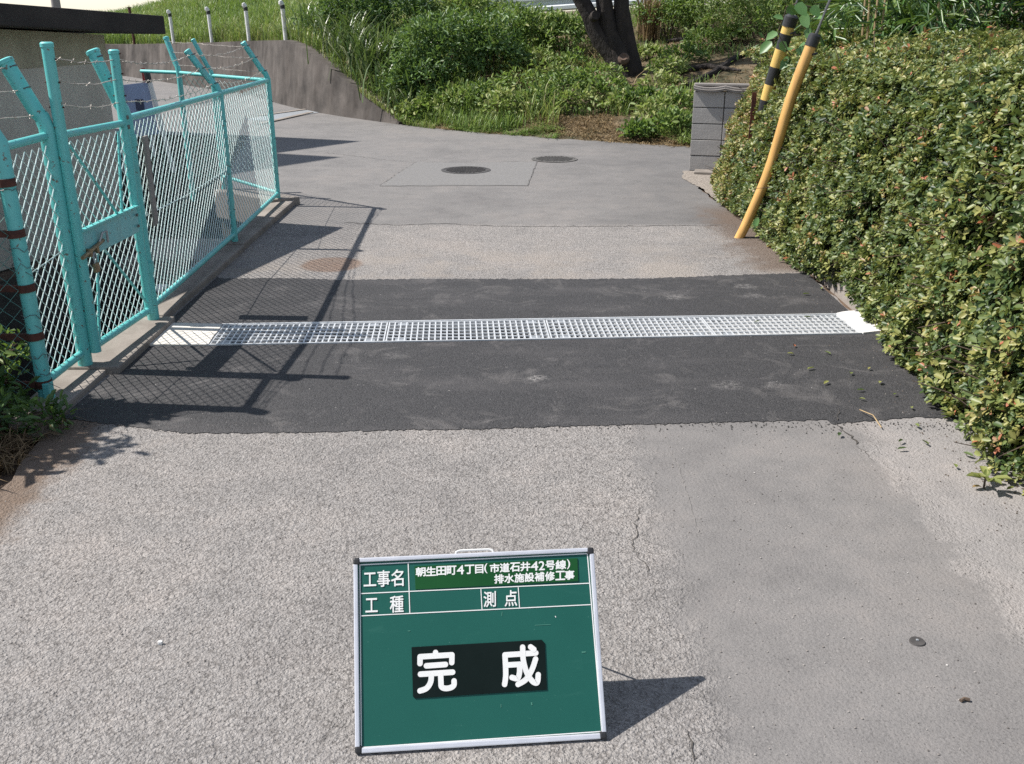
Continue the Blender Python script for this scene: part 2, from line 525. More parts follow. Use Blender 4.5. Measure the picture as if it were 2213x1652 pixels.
M['rail'] = simple('guard_rail_steel', (0.60, 0.63, 0.66), (0.48, 0.51, 0.54), 3, 0.4, 0.25, bstr=0.05)
M['bark'] = simple('dark_rough_bark', (0.040, 0.031, 0.026), (0.018, 0.014, 0.013), 9, 0.92, 0, 26, 1.0, 0.05, stretch=(1, 1, 0.35))
M['barkcut'] = simple('pruned_scar_wood', (0.13, 0.085, 0.062), (0.08, 0.055, 0.042), 9, 0.9, 0, 26, 0.5, 0.02)
M['twig'] = simple('brown_twig', (0.12, 0.085, 0.06), (0.06, 0.043, 0.033), 30, 0.9, bstr=0)
M['dry'] = simple('straw_coloured_stem', (0.42, 0.31, 0.17), (0.30, 0.21, 0.11), 30, 0.85, bstr=0)
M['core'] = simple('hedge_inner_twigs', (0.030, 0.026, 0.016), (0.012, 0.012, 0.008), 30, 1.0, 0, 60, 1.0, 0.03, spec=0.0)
M['blue'] = simple('pale_blue_panel', (0.36, 0.43, 0.60), (0.30, 0.37, 0.54), 5, 0.5, bstr=0.03)
M['navy'] = simple('dark_blue_print', (0.05, 0.06, 0.11), (0.06, 0.07, 0.12), 5, 0.5, bstr=0)
M['stone'] = simple('grey_stone', (0.20, 0.17, 0.145), (0.12, 0.10, 0.09), 9, 0.9, 0, 30, 0.6, 0.02)
M['housewall'] = simple('cream_house_wall', (0.5, 0.46, 0.4), (0.44, 0.40, 0.35), 2, 0.8)
M['houseroof'] = simple('grey_house_roof', (0.10, 0.10, 0.105), (0.07, 0.07, 0.075), 4, 0.7)
M['pole'] = simple('grey_pole_concrete', (0.30, 0.29, 0.29), (0.24, 0.23, 0.23), 3, 0.85)
# chalkboard
def board_material():
    m, t, p = new_mat('green_chalkboard')
    co = coords(t)
    c = mixc(t, noise(t, co, 5.0, 6, 0.6), (0.007, 0.082, 0.064), (0.012, 0.102, 0.080))
    wipe = smooth_step(t, noise(t, coords(t, (3.0, 9.0, 3.0)), 1.6, 8, 0.7, 1.2), 0.54, 0.78)
    c = mixc(t, math_n(t, 'MULTIPLY', wipe, 0.35), c, (0.05, 0.17, 0.135))
    c = mixc(t, math_n(t, 'MULTIPLY', smooth_step(t, noise(t, co, 150.0, 2), 0.72, 0.78), 0.4), c, (0.10, 0.24, 0.20))
    t.links.new(c, p.inputs['Base Color'])
    p.inputs['Roughness'].default_value = 0.5
    p.inputs['Specular IOR Level'].default_value = 0.3
    return m
M['board'] = board_material()
M['chalkline'] = simple('white_print', (0.80, 0.80, 0.78), (0.74, 0.74, 0.72), 20, 0.5, bstr=0)
M['alu'] = simple('satin_aluminium', (0.70, 0.71, 0.76), (0.62, 0.63, 0.68), 14, 0.38, 0.35, bstr=0.04)
M['blackplate'] = simple('black_magnet_sheet', (0.004, 0.009, 0.008), (0.006, 0.012, 0.011), 6, 0.5, bstr=0.03, spec=0.12)
M['greenplate'] = simple('green_magnet_sheet', (0.006, 0.062, 0.015), (0.010, 0.080, 0.020), 3, 0.4, bstr=0.03, spec=0.3)
M['smear'] = simple('chalk_smear', (0.075, 0.235, 0.180), (0.035, 0.175, 0.125), 14, 0.6, bstr=0)

GR = [(0.0, (0.034, 0.074, 0.018)), (0.35, (0.105, 0.185, 0.044)), (0.7, (0.205, 0.285, 0.080)), (1.0, (0.35, 0.36, 0.14))]
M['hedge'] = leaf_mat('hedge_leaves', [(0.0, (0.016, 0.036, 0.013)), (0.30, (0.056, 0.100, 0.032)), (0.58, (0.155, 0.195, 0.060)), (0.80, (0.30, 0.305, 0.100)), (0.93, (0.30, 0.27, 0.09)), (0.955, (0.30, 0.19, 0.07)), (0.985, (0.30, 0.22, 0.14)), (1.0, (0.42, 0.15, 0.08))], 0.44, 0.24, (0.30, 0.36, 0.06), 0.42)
M['weed'] = leaf_mat('weed_leaves', GR, 0.55, 0.36)
M['bush'] = leaf_mat('dark_bush_leaves', [(0.0, (0.018, 0.048, 0.014)), (0.4, (0.068, 0.142, 0.042)), (0.8, (0.145, 0.235, 0.072)), (1.0, (0.23, 0.30, 0.12))], 0.5, 0.30)
M['grass'] = leaf_mat('grass_blades', [(0.0, (0.062, 0.125, 0.032)), (0.45, (0.15, 0.24, 0.065)), (0.8, (0.26, 0.33, 0.10)), (1.0, (0.36, 0.33, 0.14))], 0.5, 0.32)
M['reed'] = leaf_mat('reed_blades', [(0.0, (0.035, 0.080, 0.022)), (0.5, (0.085, 0.145, 0.045)), (0.85, (0.17, 0.22, 0.09)), (1.0, (0.34, 0.36, 0.22))], 0.36, 0.22)
M['bamboo'] = leaf_mat('bamboo_leaves', [(0.0, (0.010, 0.030, 0.010)), (0.5, (0.030, 0.078, 0.020)), (0.85, (0.075, 0.155, 0.030)), (1.0, (0.17, 0.24, 0.07))], 0.36, 0.2)
M['straw'] = leaf_mat('dead_grass', [(0.0, (0.14, 0.085, 0.045)), (0.6, (0.28, 0.20, 0.105)), (1.0, (0.42, 0.32, 0.18))], 0.7, 0.2, (0.3, 0.22, 0.1))
M['vine'] = leaf_mat('vine_leaves', [(0.0, (0.06, 0.16, 0.035)), (1.0, (0.14, 0.27, 0.10))], 0.4, 0.3)


# ------------------------------------------------------------------ foliage builders (numpy)
def _mesh_np(name, V, loops, starts, totals, tint, mat, parent=None, kind=None):
    me = bpy.data.meshes.new(name)
    me.vertices.add(len(V))
    me.vertices.foreach_set('co', V.astype(np.float32).ravel())
    me.loops.add(len(loops))
    me.loops.foreach_set('vertex_index', loops.astype(np.int32))
    me.polygons.add(len(starts))
    me.polygons.foreach_set('loop_start', starts.astype(np.int32))
    me.polygons.foreach_set('loop_total', totals.astype(np.int32))
    at = me.attributes.new('tint', 'FLOAT', 'FACE')
    at.data.foreach_set('value', tint.astype(np.float32))
    me.update(calc_edges=True)
    me.validate()
    o = link(name, me, mat)
    if parent is not None: child_of(o, parent)
    if kind: o['kind'] = kind
    return o


def unit(a):
    return a / np.maximum(np.linalg.norm(a, axis=1, keepdims=True), 1e-9)


def leaves(name, P, D, Nn, L, W, tint, mat, parent=None, kind=None, fold=0.22, curl=0.15, wide=0.55):
    n = len(P)
    D = unit(D)
    S = unit(np.cross(D, Nn))
    U = np.cross(S, D)
    L, W = L[:, None], W[:, None]
    V = np.empty((n, 6, 3))
    V[:, 0] = P
    V[:, 1] = P + D * L * (wide - 0.22) - S * W * 0.42 + U * W * fold * 0.8
    V[:, 2] = P + D * L * (wide + 0.22) - S * W * 0.44 + U * (W * fold - L * curl * 0.35)
    V[:, 3] = P + D * L - U * L * curl
    V[:, 4] = P + D * L * (wide + 0.22) + S * W * 0.44 + U * (W * fold - L * curl * 0.35)
    V[:, 5] = P + D * L * (wide - 0.22) + S * W * 0.42 + U * W * fold * 0.8
    base = (np.arange(n) * 6)[:, None]
    lp = (base + np.array([0, 3, 2, 1, 0, 5, 4, 3])).ravel()
    st = np.arange(2 * n) * 4
    return _mesh_np(name, V.reshape(-1, 3), lp, st, np.full(2 * n, 4), np.repeat(tint, 2), mat, parent, kind)


def blades(name, P, az, H, lean, W, tint, mat, parent=None, kind=None, droop=1.0):
    n = len(P)
    d = np.stack([np.cos(az), np.sin(az), np.zeros(n)], 1)
    s = np.stack([-np.sin(az), np.cos(az), np.zeros(n)], 1)
    up = np.array([0, 0, 1.0])
    H, lean, W = H[:, None], lean[:, None], W[:, None]
    q1 = P + up * H * 0.45 + d * lean * 0.18
    q2 = P + up * H * (0.85 - 0.08 * droop) + d * lean * 0.52
    q3 = P + up * H * (1.0 - 0.18 * droop * np.minimum(lean / np.maximum(H, 1e-3), 1.5)) + d * lean
    V = np.empty((n, 7, 3))
    V[:, 0], V[:, 1] = P - s * W * 0.5, P + s * W * 0.5
    V[:, 2], V[:, 3] = q1 - s * W * 0.5, q1 + s * W * 0.5
    V[:, 4], V[:, 5] = q2 - s * W * 0.38, q2 + s * W * 0.38
    V[:, 6] = q3
    base = (np.arange(n) * 7)[:, None]
    lp = (base + np.array([0, 1, 3, 2, 2, 3, 5, 4, 4, 5, 6])).ravel()
    st = ((np.arange(n) * 11)[:, None] + np.array([0, 4, 8])).ravel()
    tt = np.tile([4, 4, 3], n)
    return _mesh_np(name, V.reshape(-1, 3), lp, st, tt, np.repeat(tint, 3), mat, parent, kind)


def rand_dirs(n):
    return unit(RNG.normal(size=(n, 3)))


def lump(P, f=2.0, seed=0):              # cheap smooth noise, about -1..1
    r = np.random.default_rng(seed)
    out = np.zeros(len(P))
    for k in range(7):
        kv = r.normal(size=3) * f * (1 + 0.5 * k)
        out += np.sin(P @ kv + r.uniform(0, 6.28)) / (1 + 0.45 * k)
    return out / 2.6


def bush(name, c, rad, n, L, Wr, mat, label, cat, group, t0=0.45, tvar=0.22, shell=0.45, stems=7, seed=0, upb=0.5, sub='foliage'):
    c = np.array(c, float)
    rad = np.array(rad, float)
    root = empty(name, (c[0], c[1], c[2]), label, cat, group)
    d = rand_dirs(int(n))
    d[:, 2] = np.where(d[:, 2] < -0.25, -d[:, 2], d[:, 2])
    rr = 1 - shell * RNG.random(len(d)) ** 1.6
    rr *= 1 + 0.50 * lump(d * 1.3, 2.4, seed + 5)
    P = d * rr[:, None] * rad
    P[:, 2] += rad[2] * 0.62
    keep = (P[:, 2] > 0.01) & (lump(P / rad.mean() * 1.4, 3.4, seed) > -0.30)
    P, d = P[keep], d[keep]
    P += c
    m = len(P)
    D = unit(d * 0.7 + rand_dirs(m) * 0.8 + np.array([0, 0, 0.1]))
    Nn = unit(d * 0.4 + rand_dirs(m) * 0.55 + np.array([0, 0, upb]))
    ll = L * RNG.uniform(0.45, 1.45, m)
    tint = np.clip(t0 + tvar * RNG.normal(size=m) * 0.7 + 0.16 * lump(P, 3.0, seed + 9), 0, 1)
    leaves(sub, P, D, Nn, ll, ll * Wr, tint, mat, root, 'stuff')
    mb = MB()
    rs = random.Random(seed)
    for i in range(stems):
        a = rs.uniform(0, 6.28)
        e = Vector((math.cos(a) * rad[0] * 0.6, math.sin(a) * rad[1] * 0.6, rad[2] * rs.uniform(0.8, 1.4)))
        mb.tube([(e.x * 0.1, e.y * 0.1, -0.12), e * 0.5 + Vector((rs.uniform(-.05, .05), rs.uniform(-.05, .05), 0.05)), e], [0.012, 0.008, 0.003], 5)
    mb.build('stem', M['twig'], root)
    return root


# ================================================================== THE SETTING
# drain rectangle (slightly skew to the road)
DA, DB = Vector((-1.655, 5.03)), Vector((1.968, 5.235))      # near edge, left to right
DU = (DB - DA).normalized()
DV = Vector((-DU.y, DU.x))
DW = 0.365
DL = (DB - DA).length
drain_hole = [DA - DU * 0.0, DB, DB + DV * DW, DA + DV * DW]
# the sunken pit behind the fence; far part added to darken shaded ground
pit = [(-2.20, 3.95), (-2.20, 9.02), (-2.88, 9.62), (-3.15, 10.5), (-3.95, 14.6), (-9.0, 15.2), (-6.3, 9.2), (-3.02, 8.02), (-4.35, 3.95)]

sheet('ground', [(-140, -40), (140, -40), (140, 200), (-140, 200)], -0.035, M['soil'], [pit, drain_hole])['kind'] = 'structure'

road_outer = jag([(-1.97, -4), (-1.95, 3.4), (-2.06, 4.1), (-2.07, 9.15), (-2.2, 9.28), (-2.95, 9.82), (-3.08, 10.5), (-3.88, 14.66), (-9.1, 15.3), (-16, 16.5)], 0.12, 0.012, 3)
road_outer += [Vector(p) for p in [(-30, 20), (-24, 38), (-12, 31), (-10.8, 29), (-5.4, 22), (-3.56, 18.6), (-1.78, 16.3)]]
road_outer += jag([(-1.78, 16.25), (-.75, 15.3), (.62, 14.34), (2.34, 13.46), (3.0, 13.2)], 0.10, 0.05, 4)
road_outer += jag([(2.05, 11.25), (1.92, 10.4), (1.98, 9.0), (2.06, 8.0), (2.06, 3.0), (2.06, -4)], 0.10, 0.02, 5)
road = sheet('road', road_outer, 0.0, M['road'], [drain_hole])
road['kind'] = 'structure'
ROAD = road


def strip_along(pts, wid, z, name, mat, parent, seed=0, amp=0.01, step=0.04):
    rr = random.Random(seed)
    p = jag([tuple(q[:2]) for q in pts], step, amp, seed)
    mb = MB()
    vs, fs = [], []
    for i, a in enumerate(p):
        t = (p[min(i + 1, len(p) - 1)] - p[max(i - 1, 0)]).normalized()
        nrm = Vector((-t.y, t.x))
        k = wid * rr.uniform(0.25, 1.0) * (0.3 if i in (0, len(p) - 1) else 1)
        vs += [(a.x + nrm.x * k, a.y + nrm.y * k, z), (a.x - nrm.x * k, a.y - nrm.y * k, z)]
    for i in range(len(p) - 1):
        fs.append((2 * i + 1, 2 * i + 3, 2 * i + 2, 2 * i))
    mb.add(vs, fs)
    return mb.build(name, mat, parent)


# fresh asphalt either side of the drain
near_edge = [G(150, 940), G(400, 938), G(640, 936), G(850, 931), G(1000, 929), G(1340, 920), G(1480, 916), G(1660, 912), G(1785, 909), G(1800, 918), G(1830, 914), G(1990, 903), (2.06, 4.0)]
near_poly = jag([(-2.02, 4.02)] + [tuple(p[:2]) for p in near_edge[1:]], 0.014, 0.009, 8)
near_poly += [DB + DU * 0.10, DB, DA, DA - DU * 0.34]
fa = sheet('fresh_asphalt', near_poly, 0.0032, M['fresh'], parent=None)
tag(fa, kind='structure')
far_edge = [G(370, 612), G(480, 603), G(620, 602), G(750, 606), G(900, 604), G(1300, 604), G(1400, 603), G(1520, 598), G(1700, 592)]
fe = jag([(-2.02, 6.50)] + [tuple(p[:2]) for p in far_edge[1:]] + [(2.05, 6.62)], 0.016, 0.014, 9)
far_poly = [DA + DV * DW - DU * 0.34, DA + DV * DW, DB + DV * DW, DB + DV * DW + DU * 0.1] + fe[::-1]
fb = sheet('fresh_asphalt', far_poly, 0.0032, M['fresh'])
tag(fb, kind='structure')
# grey square patch round the manhole
mp = jag([tuple(G(*q)[:2]) for q in ((820, 403), (900, 351), (1030, 353), (1161, 350), (1140, 402), (820, 403))], 0.1, 0.012, 12)
sheet('asphalt_patch', mp[:-1], 0.004, M['patchroad'], parent=ROAD)
for i, (pl, wd, am) in enumerate([
        ([(820, 403), (860, 375), (900, 351)], 0.004, 0.006), ([(1140, 402), (1161, 350)], 0.004, 0.006), ([(820, 403), (980, 400), (1140, 402)], 0.0018, 0.01),
        ([(900, 351), (1030, 353), (1161, 348), (1210, 352)], 0.004, 0.02), ([(700, 330), (820, 345), (900, 352)], 0.005, 0.02),
        ([(740, 482), (860, 487), (960, 484), (1060, 489), (1200, 490), (1400, 489), (1560, 487)], 0.010, 0.022),
        ([(1388, 1095), (1372, 1130), (1376, 1150), (1362, 1180), (1390, 1215), (1400, 1240)], 0.0020, 0.009), ([(1376, 1165), (1430, 1180), (1455, 1185)], 0.0008, 0.005),
        ([(1420, 1265), (1412, 1290), (1360, 1300)], 0.0012, 0.007), ([(1485, 1580), (1497, 1620), (1500, 1650)], 0.0028, 0.006),
        ([(1806, 912), (1818, 925), (1840, 948), (1850, 962)], 0.005, 0.012), ([(1815, 885), (1808, 912)], 0.003, 0.006),
        ([(1850, 962), (1870, 980), (1890, 1000)], 0.0012, 0.010)]):
    strip_along([G(*q) for q in pl], wd, 0.0085 if i == 11 else 0.0065 if i < 5 else 0.003, 'crack', M['seam'] if i < 6 else M['crack'], ROAD, 20 + i, am, 0.05 if i < 6 else 0.018)
strip_along([G(*q) for q in [(1448, 975), (1466, 1010), (1490, 1085), (1512, 1160)]], 0.0014, 0.003, 'scratch', M['scratch'], ROAD, 60, 0.004, 0.02)

# embankment and grassy bank, one terrain sheet
EDGE = [(-30, 40, .5), (-22, 36, .62), (-14, 31.2, .75), (-10.8, 29.1, .80), (-7.6, 25.0, .95), (-5.4, 22.1, 1.08), (-4.35, 20.1, 1.14), (-3.9, 19.3, 1.08), (-3.35, 18.4, .86), (-2.7, 17.5, .50), (-2.15, 16.85, .22), (-1.72, 16.3, .02),
        (-.75, 15.32, -.02), (.62, 14.36, -.02), (2.34, 13.48, -.02), (3.6, 13.0, -.02), (6.5, 12.4, 0), (12, 11.5, 0), (30, 10, 0)]
_eX = np.array([e[0] for e in EDGE], float)


def edge_at(x):
    return np.interp(x, _eX, [e[1] for e in EDGE]), np.interp(x, _eX, [e[2] for e in EDGE])


def bank_z(x, y):
    x = np.asarray(x, float)
    y = np.asarray(y, float)
    ye, ze = edge_at(x)
    s = np.maximum(y - ye, 0)
    railz = np.interp(x, [-9, -2, 0, 4, 8, 14], [2.3, 1.64, 1.50, 1.74, 1.95, 2.1])
    k = np.clip(s / np.interp(x, [-30, -12, -6, -2, 1, 5, 12], [9, 7, 6, 7.5, 9.2, 8.5, 9]), 0, 1)
    z = ze + (np.maximum(railz, ze + 0.05) - ze) * (1 - (1 - k) ** 1.35)
    hi = np.interp(x, [-30, -15.5, -13, -9, -6, -3], [1.35, 1.45, 1.9, 2.9, 2.6, 1.6])
    lf = np.clip((-2.5 - x) / 2.0, 0, 1)
    zl = ze + (hi - ze) * np.clip(s / 9.0, 0, 1) ** 0.85
    z = z * (1 - lf) + zl * lf
    P = np.stack([x, y, 0 * x], -1).reshape(-1, 3)
    return z + (0.07 * lump(P, 1.0, 3) * np.clip(s.ravel() / 1.2, 0, 1)).reshape(x.shape)


nx, ns = 190, 60
xs = np.concatenate([np.linspace(-30, -6, 40, endpoint=False), np.linspace(-6, 8, 120, endpoint=False), np.linspace(8, 30, 30)])
ss = np.concatenate([[-0.08], np.linspace(0, 12, 45), np.linspace(13, 60, 14)])
XX, SS = np.meshgrid(xs, ss)
ye, ze = edge_at(XX)
YY = ye + SS
ZZ = bank_z(XX, YY)
ZZ[0] -= 0.25
V = np.stack([XX, YY, ZZ], -1).reshape(-1, 3)
nxn = len(xs)
fs = [(j * nxn + i, j * nxn + i + 1, (j + 1) * nxn + i + 1, (j + 1) * nxn + i) for j in range(len(ss) - 1) for i in range(nxn - 1)]
me = bpy.data.meshes.new('embankment')
me.from_pydata(V.tolist(), [], fs)
me.shade_smooth()
tag(link('embankment', me, M['bank']), kind='structure')

# pit: walls, floor, beam
mb = MB()
n = len(pit)
fl = []
for i in range(n):
    a, b = pit[i], pit[(i + 1) % n]
    mb.add([(a[0], a[1], -0.03), (b[0], b[1], -0.03), (b[0], b[1], -1.5), (a[0], a[1], -1.5)], [(0, 1, 2, 3)])
mb.add([(p[0], p[1], -1.5) for p in pit], [tuple(range(n))])
o = mb.build('sluice_pit', M['pitc'])
tag(o, kind='structure')
mw, tw, pw_ = new_mat('shade_black_water')
pw_.inputs['Base Color'].default_value = (.010, .013, .012, 1)
pw_.inputs['Roughness'].default_value = .12
bump(tw, pw_, noise(tw, coords(tw), 9, 3), .15, .01)
sheet('added_dark_water', pit, -.95, mw)['kind'] = 'structure'  # dark glossy sheet added so the shaded pit reads black

# ================================================================== RETAINING WALL
rw = empty('retaining_wall', (-4.35, 20.1, 0), 'stained grey concrete retaining wall curving down to the road behind the fence', 'wall')
mb = MB()
wp = [e for e in EDGE if -30 <= e[0] <= -1.7]
vs, fsq = [], []
for i, (x, y, z) in enumerate(wp):
    t = Vector((wp[min(i + 1, len(wp) - 1)][0] - wp[max(i - 1, 0)][0], wp[min(i + 1, len(wp) - 1)][1] - wp[max(i - 1, 0)][1])).normalized()
    nr = Vector((t.y, -t.x))
    if nr.y > 0: nr = -nr
    bt = 0.05 + 0.10 * max(z, 0)
    zt = z + 0.05
    f0 = Vector((x, y)) - nr * 0.0
    vs += [(f0.x + nr.x * (bt + .12), f0.y + nr.y * (bt + .12), -0.05), (f0.x + nr.x * .12, f0.y + nr.y * .12, zt), (f0.x - nr.x * .16, f0.y - nr.y * .16, zt + .004), (f0.x - nr.x * .16, f0.y - nr.y * .16, -0.3)]
for i in range(len(wp) - 1):
    for j in range(3):
        fsq.append((4 * i + j, 4 * i + 4 + j, 4 * i + 5 + j, 4 * i + 1 + j))
fsq += [(0, 1, 2, 3), tuple(4 * (len(wp) - 1) + k for k in (3, 2, 1, 0))]
mb.add(vs, fsq)
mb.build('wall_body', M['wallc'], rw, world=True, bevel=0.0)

# posts on the wall
def wall_post(px, ybase, ytop, label, first):
    # along the wall: solve for the wall-top point seen under px
    best = None
    for k in range(400):
        x = -12 + k * 0.025
        y, z = edge_at(np.array(x))
        d = Vector((x, float(y) + 0.02, float(z) + 0.05))
        zc = d.y * _cp + (CAM_H - d.z) * _sp
        xx = _CX + _F * d.x / zc
        if best is None or abs(xx - px) < best[0]: best = (abs(xx - px), d)
    d = best[1]
    zt = CAM_H + (_ray(px, ytop).z / _ray(px, ytop).y) * d.y
    hgt = zt - d.z
    return d, hgt


for i, (px, yb, yt) in enumerate([(376, 107, 22), (459, 106, 16), (539, 101, 7), (618, 97, 2)]):
    d, hgt = wall_post(px, yb, yt, '', i == 0)
    who = ['leftmost', 'second from the left', 'third from the left', 'rightmost'][i]
    r = empty('guide_post', d, f'white guide post with dark collar on the retaining wall, {who} of four', 'post', 'white guide posts along the retaining wall')
    lean = -0.03
    MB().tube([(0, 0, -0.05), (lean * hgt * .8, 0, hgt * 0.80)], 0.042, 10).build('shaft', M['white'], r, True)
    MB().tube([(lean * hgt * .8, 0, hgt * .80), (lean * hgt * .9, 0, hgt * .90)], 0.047, 10).build('collar', M['black'], r, True)
    MB().tube([(lean * hgt * .9, 0, hgt * .90), (lean * hgt - .02, -.02, hgt * .95), (lean * hgt - .03, -.03, hgt)], [0.045, 0.05, 0.03], 10).build('cap', M['white'], r, True)
d, hgt = wall_post(291, 112, 40, '', False)
r = empty('rusty_post', d, 'thin rusty red-brown post on the retaining wall beside the shed eave', 'post')
MB().tube([(0, 0, -.05), (-.02, 0, .95)], 0.04, 8).build('shaft', M['rust'], r, True)
MB().box((-.02, 0, .96), (.09, .09, .02)).build('cap', M['rust'], r)

# ================================================================== DRAIN
dr = empty('drain_channel', (DA.x, DA.y, 0), 'concrete drain trench crossing the road under the gratings', 'drain')
def dpt(u, v, z=0.0):
    p = DA + DU * u + DV * v
    return Vector((p.x, p.y, z))
mb = MB()
for (u0, v0, u1, v1) in ((0, 0, DL, 0), (DL, 0, DL, DW), (DL, DW, 0, DW), (0, DW, 0, 0)):
    a, b = dpt(u0, v0), dpt(u1, v1)
    mb.add([(a.x, a.y, 0.0), (b.x, b.y, 0.0), (b.x, b.y, -.42), (a.x, a.y, -.42)], [(0, 1, 2, 3)])
mb.add([dpt(0, 0, -.42), dpt(DL, 0, -.42), dpt(DL, DW, -.42), dpt(0, DW, -.42)], [(0, 1, 2, 3)])
mb.build('trough', M['channel'], dr, world=True)
ang = math.atan2(DU.y, DU.x)
RZ = Matrix.Rotation(ang, 3, 'Z')
for v, nm in ((-0.004, 'frame_angle'), (DW + 0.004, 'frame_angle')):
    MB().box(dpt(DL / 2, v, -0.004), (DL + 0.01, 0.010, 0.03), RZ).build(nm, M['galv'], dr, world=True)
# grating panels
LENS = [0.955, 0.915, 0.925]
LENS.append(DL - sum(LENS) - 0.006)
BARW, PITCHX = 0.0075, 0.0335
bar_me = MB().box((0, 0, 0), (BARW, DW - 0.016, 0.036)).build('bearing_bar_master', M['galv'])
bar_mesh = bar_me.data
bpy.data.objects.remove(bar_me)
u = 0.0
GL = ['galvanised steel drain grating at the left end, nearest the turquoise fence, partly in shadow', 'galvanised steel drain grating second from the fence', 'galvanised steel drain grating third from the fence', 'short galvanised steel drain grating at the right end beside the hedge']
for gi, ln in enumerate(LENS):
    c = dpt(u + ln / 2, DW / 2, -0.012)
    g = empty('drain_grating', c, GL[gi], 'grating', 'gratings over the drain', rz=ang)
    nb = int(round((ln - 0.012) / PITCHX))
    for k in range(nb + 1):
        xk = -ln / 2 + 0.006 + k * (ln - 0.012) / nb
        b = link('bearing_bar', bar_mesh, None, g)
        b.location = (xk, 0, 0)
        b.rotation_euler = (0, RNG.normal() * 0.01, RNG.normal() * 0.002)
    cb = MB().box((0, 0, 0), (ln - 0.004, 0.0065, 0.010)).build('cross_bar', M['galv'], g)
    eb = MB().box((0, 0, 0), (ln - 0.003, 0.009, 0.037)).build('edge_bar', M['galv'], g)
    eb.location = (0, -DW / 2 + .009, 0.0003)
    e2 = link('edge_bar', eb.data, None, g)
    e2.location = (0, DW / 2 - .009, 0.0003)
    nr = 6
    for k in range(1, nr):
        q = cb if k == 1 else link('cross_bar', cb.data, None, g)
        q.location = (0, -DW / 2 + .009 + k * (DW - .018) / nr, 0.0142)
    for sx, sy in ((-1, -1), (-1, 1), (1, -1), (1, 1)):
        pl = MB().box((sx * (ln / 2 - 0.085), sy * (DW / 2 - 0.040), 0.0095), (0.062, 0.040, 0.014)).build('lock_plate', M['galvd'], g)
    u += ln + 0.002
# mortar at both ends
a, b, c, d = dpt(-0.002, -0.01), dpt(-0.002, DW + .0), Vector((-2.0, 5.42, 0)), Vector((-2.0, 5.02, 0))
o = MB().prism([tuple(p[:2]) for p in jag([a[:2], b[:2], c[:2], d[:2], a[:2]], 0.05, 0.004, 31)[:-1]], -0.1, 0.012).build('drain_end_slab', M['slab'])
tag(o, 'cream concrete slab closing the drain at the foot of the gate', 'slab')
a, b = dpt(DL + .001, -0.012), dpt(DL + .001, DW + .006)
o = MB().prism([tuple(p[:2]) for p in jag([a[:2], b[:2], (2.12, 5.68), (2.16, 5.25), a[:2]], 0.04, 0.010, 32)[:-1]], -0.1, 0.014).build('drain_end_mortar', M['mortar'])
tag(o, 'bright white mortar patch at the drain end beside the hedge', 'mortar')

# ================================================================== KERBS
kb = empty('fence_kerb', (-2.1, 6.5, 0), 'low concrete kerb carrying the turquoise fence', 'kerb')
for (y0, y1, xr, zt) in ((3.9, 4.58, -2.03, .03), (4.58, 5.46, -1.97, .04), (5.46, 7.3, -2.035, .045), (7.306, 9.2, -2.045, .05)):
    MB().box(((-2.24 + xr) / 2, (y0 + y1) / 2, zt / 2 - .06), (xr + 2.24, y1 - y0 - .003, zt + .12)).build('kerb_stone', M['kerb'], kb, bevel=.012, world=True)
mb = MB().prism([(-2.0, 9.2), (-2.24, 9.02), (-2.92, 9.58), (-2.80, 9.78)], -.2, .075)
mb.build('kerb_stone', M['kerb'], kb, world=True, bevel=.01)
hk = empty('hedge_kerb', (2.2, 6.0, 0), 'low concrete kerb half hidden under the hedge', 'kerb')
y = 3.2
while y < 9.0:
    MB().box((2.19, y + .3, .03), (.14, .597, .19)).build('kerb_stone', M['beamc'], hk, bevel=.012, world=True)
    y += .6
o = MB().prism([(-3.3, 7.62), (-2.21, 7.66), (-2.21, 8.42), (-3.3, 8.40)], -.36, -.15).build('concrete_beam', M['beamc'], bevel=.015)
tag(o, 'flat concrete beam across the pit behind the fence', 'beam')

# ================================================================== SHED
sf, sn = Vector((-2.77, 8.28)), Vector((-.304, -.953)).normalized()
sl = Vector((sn.y, -sn.x))               # towards the back of the shed (left)
shed = empty('shed', (sf.x, sf.y, 0), 'grey plastered shed with a thick dark flat roof edge behind the fence', 'shed')
def shp(a, b, z):                        # a metres along the front towards the viewer, b metres back
    p = sf + sn * a + sl * b
    return Vector((p.x, p.y, z))
LEN, DEP, OV = 5.4, 3.2, 0.33
def hexa(a0, a1, b0, b1, z00, z01, z10, z11):   # z at far end (bottom, top), near end (bottom, top)
    vs = [shp(a0, b0, z00), shp(a0, b1, z00), shp(a1, b1, z10), shp(a1, b0, z10), shp(a0, b0, z01), shp(a0, b1, z01), shp(a1, b1, z11), shp(a1, b0, z11)]
    return vs, [(0, 1, 2, 3), (7, 6, 5, 4), (0, 4, 5, 1), (1, 5, 6, 2), (2, 6, 7, 3), (3, 7, 4, 0)]
RS = 0.05
MB().add(*hexa(0, LEN, 0, DEP, 1.535, 1.672, 1.535 + RS * LEN, 1.672 + RS * LEN)).build('roof', M['roofd'], shed, world=True, bevel=.008)
MB().add(*hexa(OV, LEN - .3, OV, DEP - .3, 1.33, 1.536, 1.33, 1.536 + RS * (LEN - .3))).build('wall_band', M['plaster_top'], shed, world=True)
MB().add(*hexa(OV + .012, LEN - .31, OV + .015, DEP - .3, .56, 1.329, .56, 1.329)).build('wall', M['plaster'], shed, world=True)
MB().add(*hexa(OV + .02, LEN - .32, OV + .027, DEP - .3, -.02, .558, -.02, .558)).build('wall', M['plaster'], shed, world=True)
MB().add(*hexa(OV + .03, LEN - .33, OV + .04, DEP - .31, -1.5, -.022, -1.5, -.022)).build('footing', M['pitc'], shed, world=True)

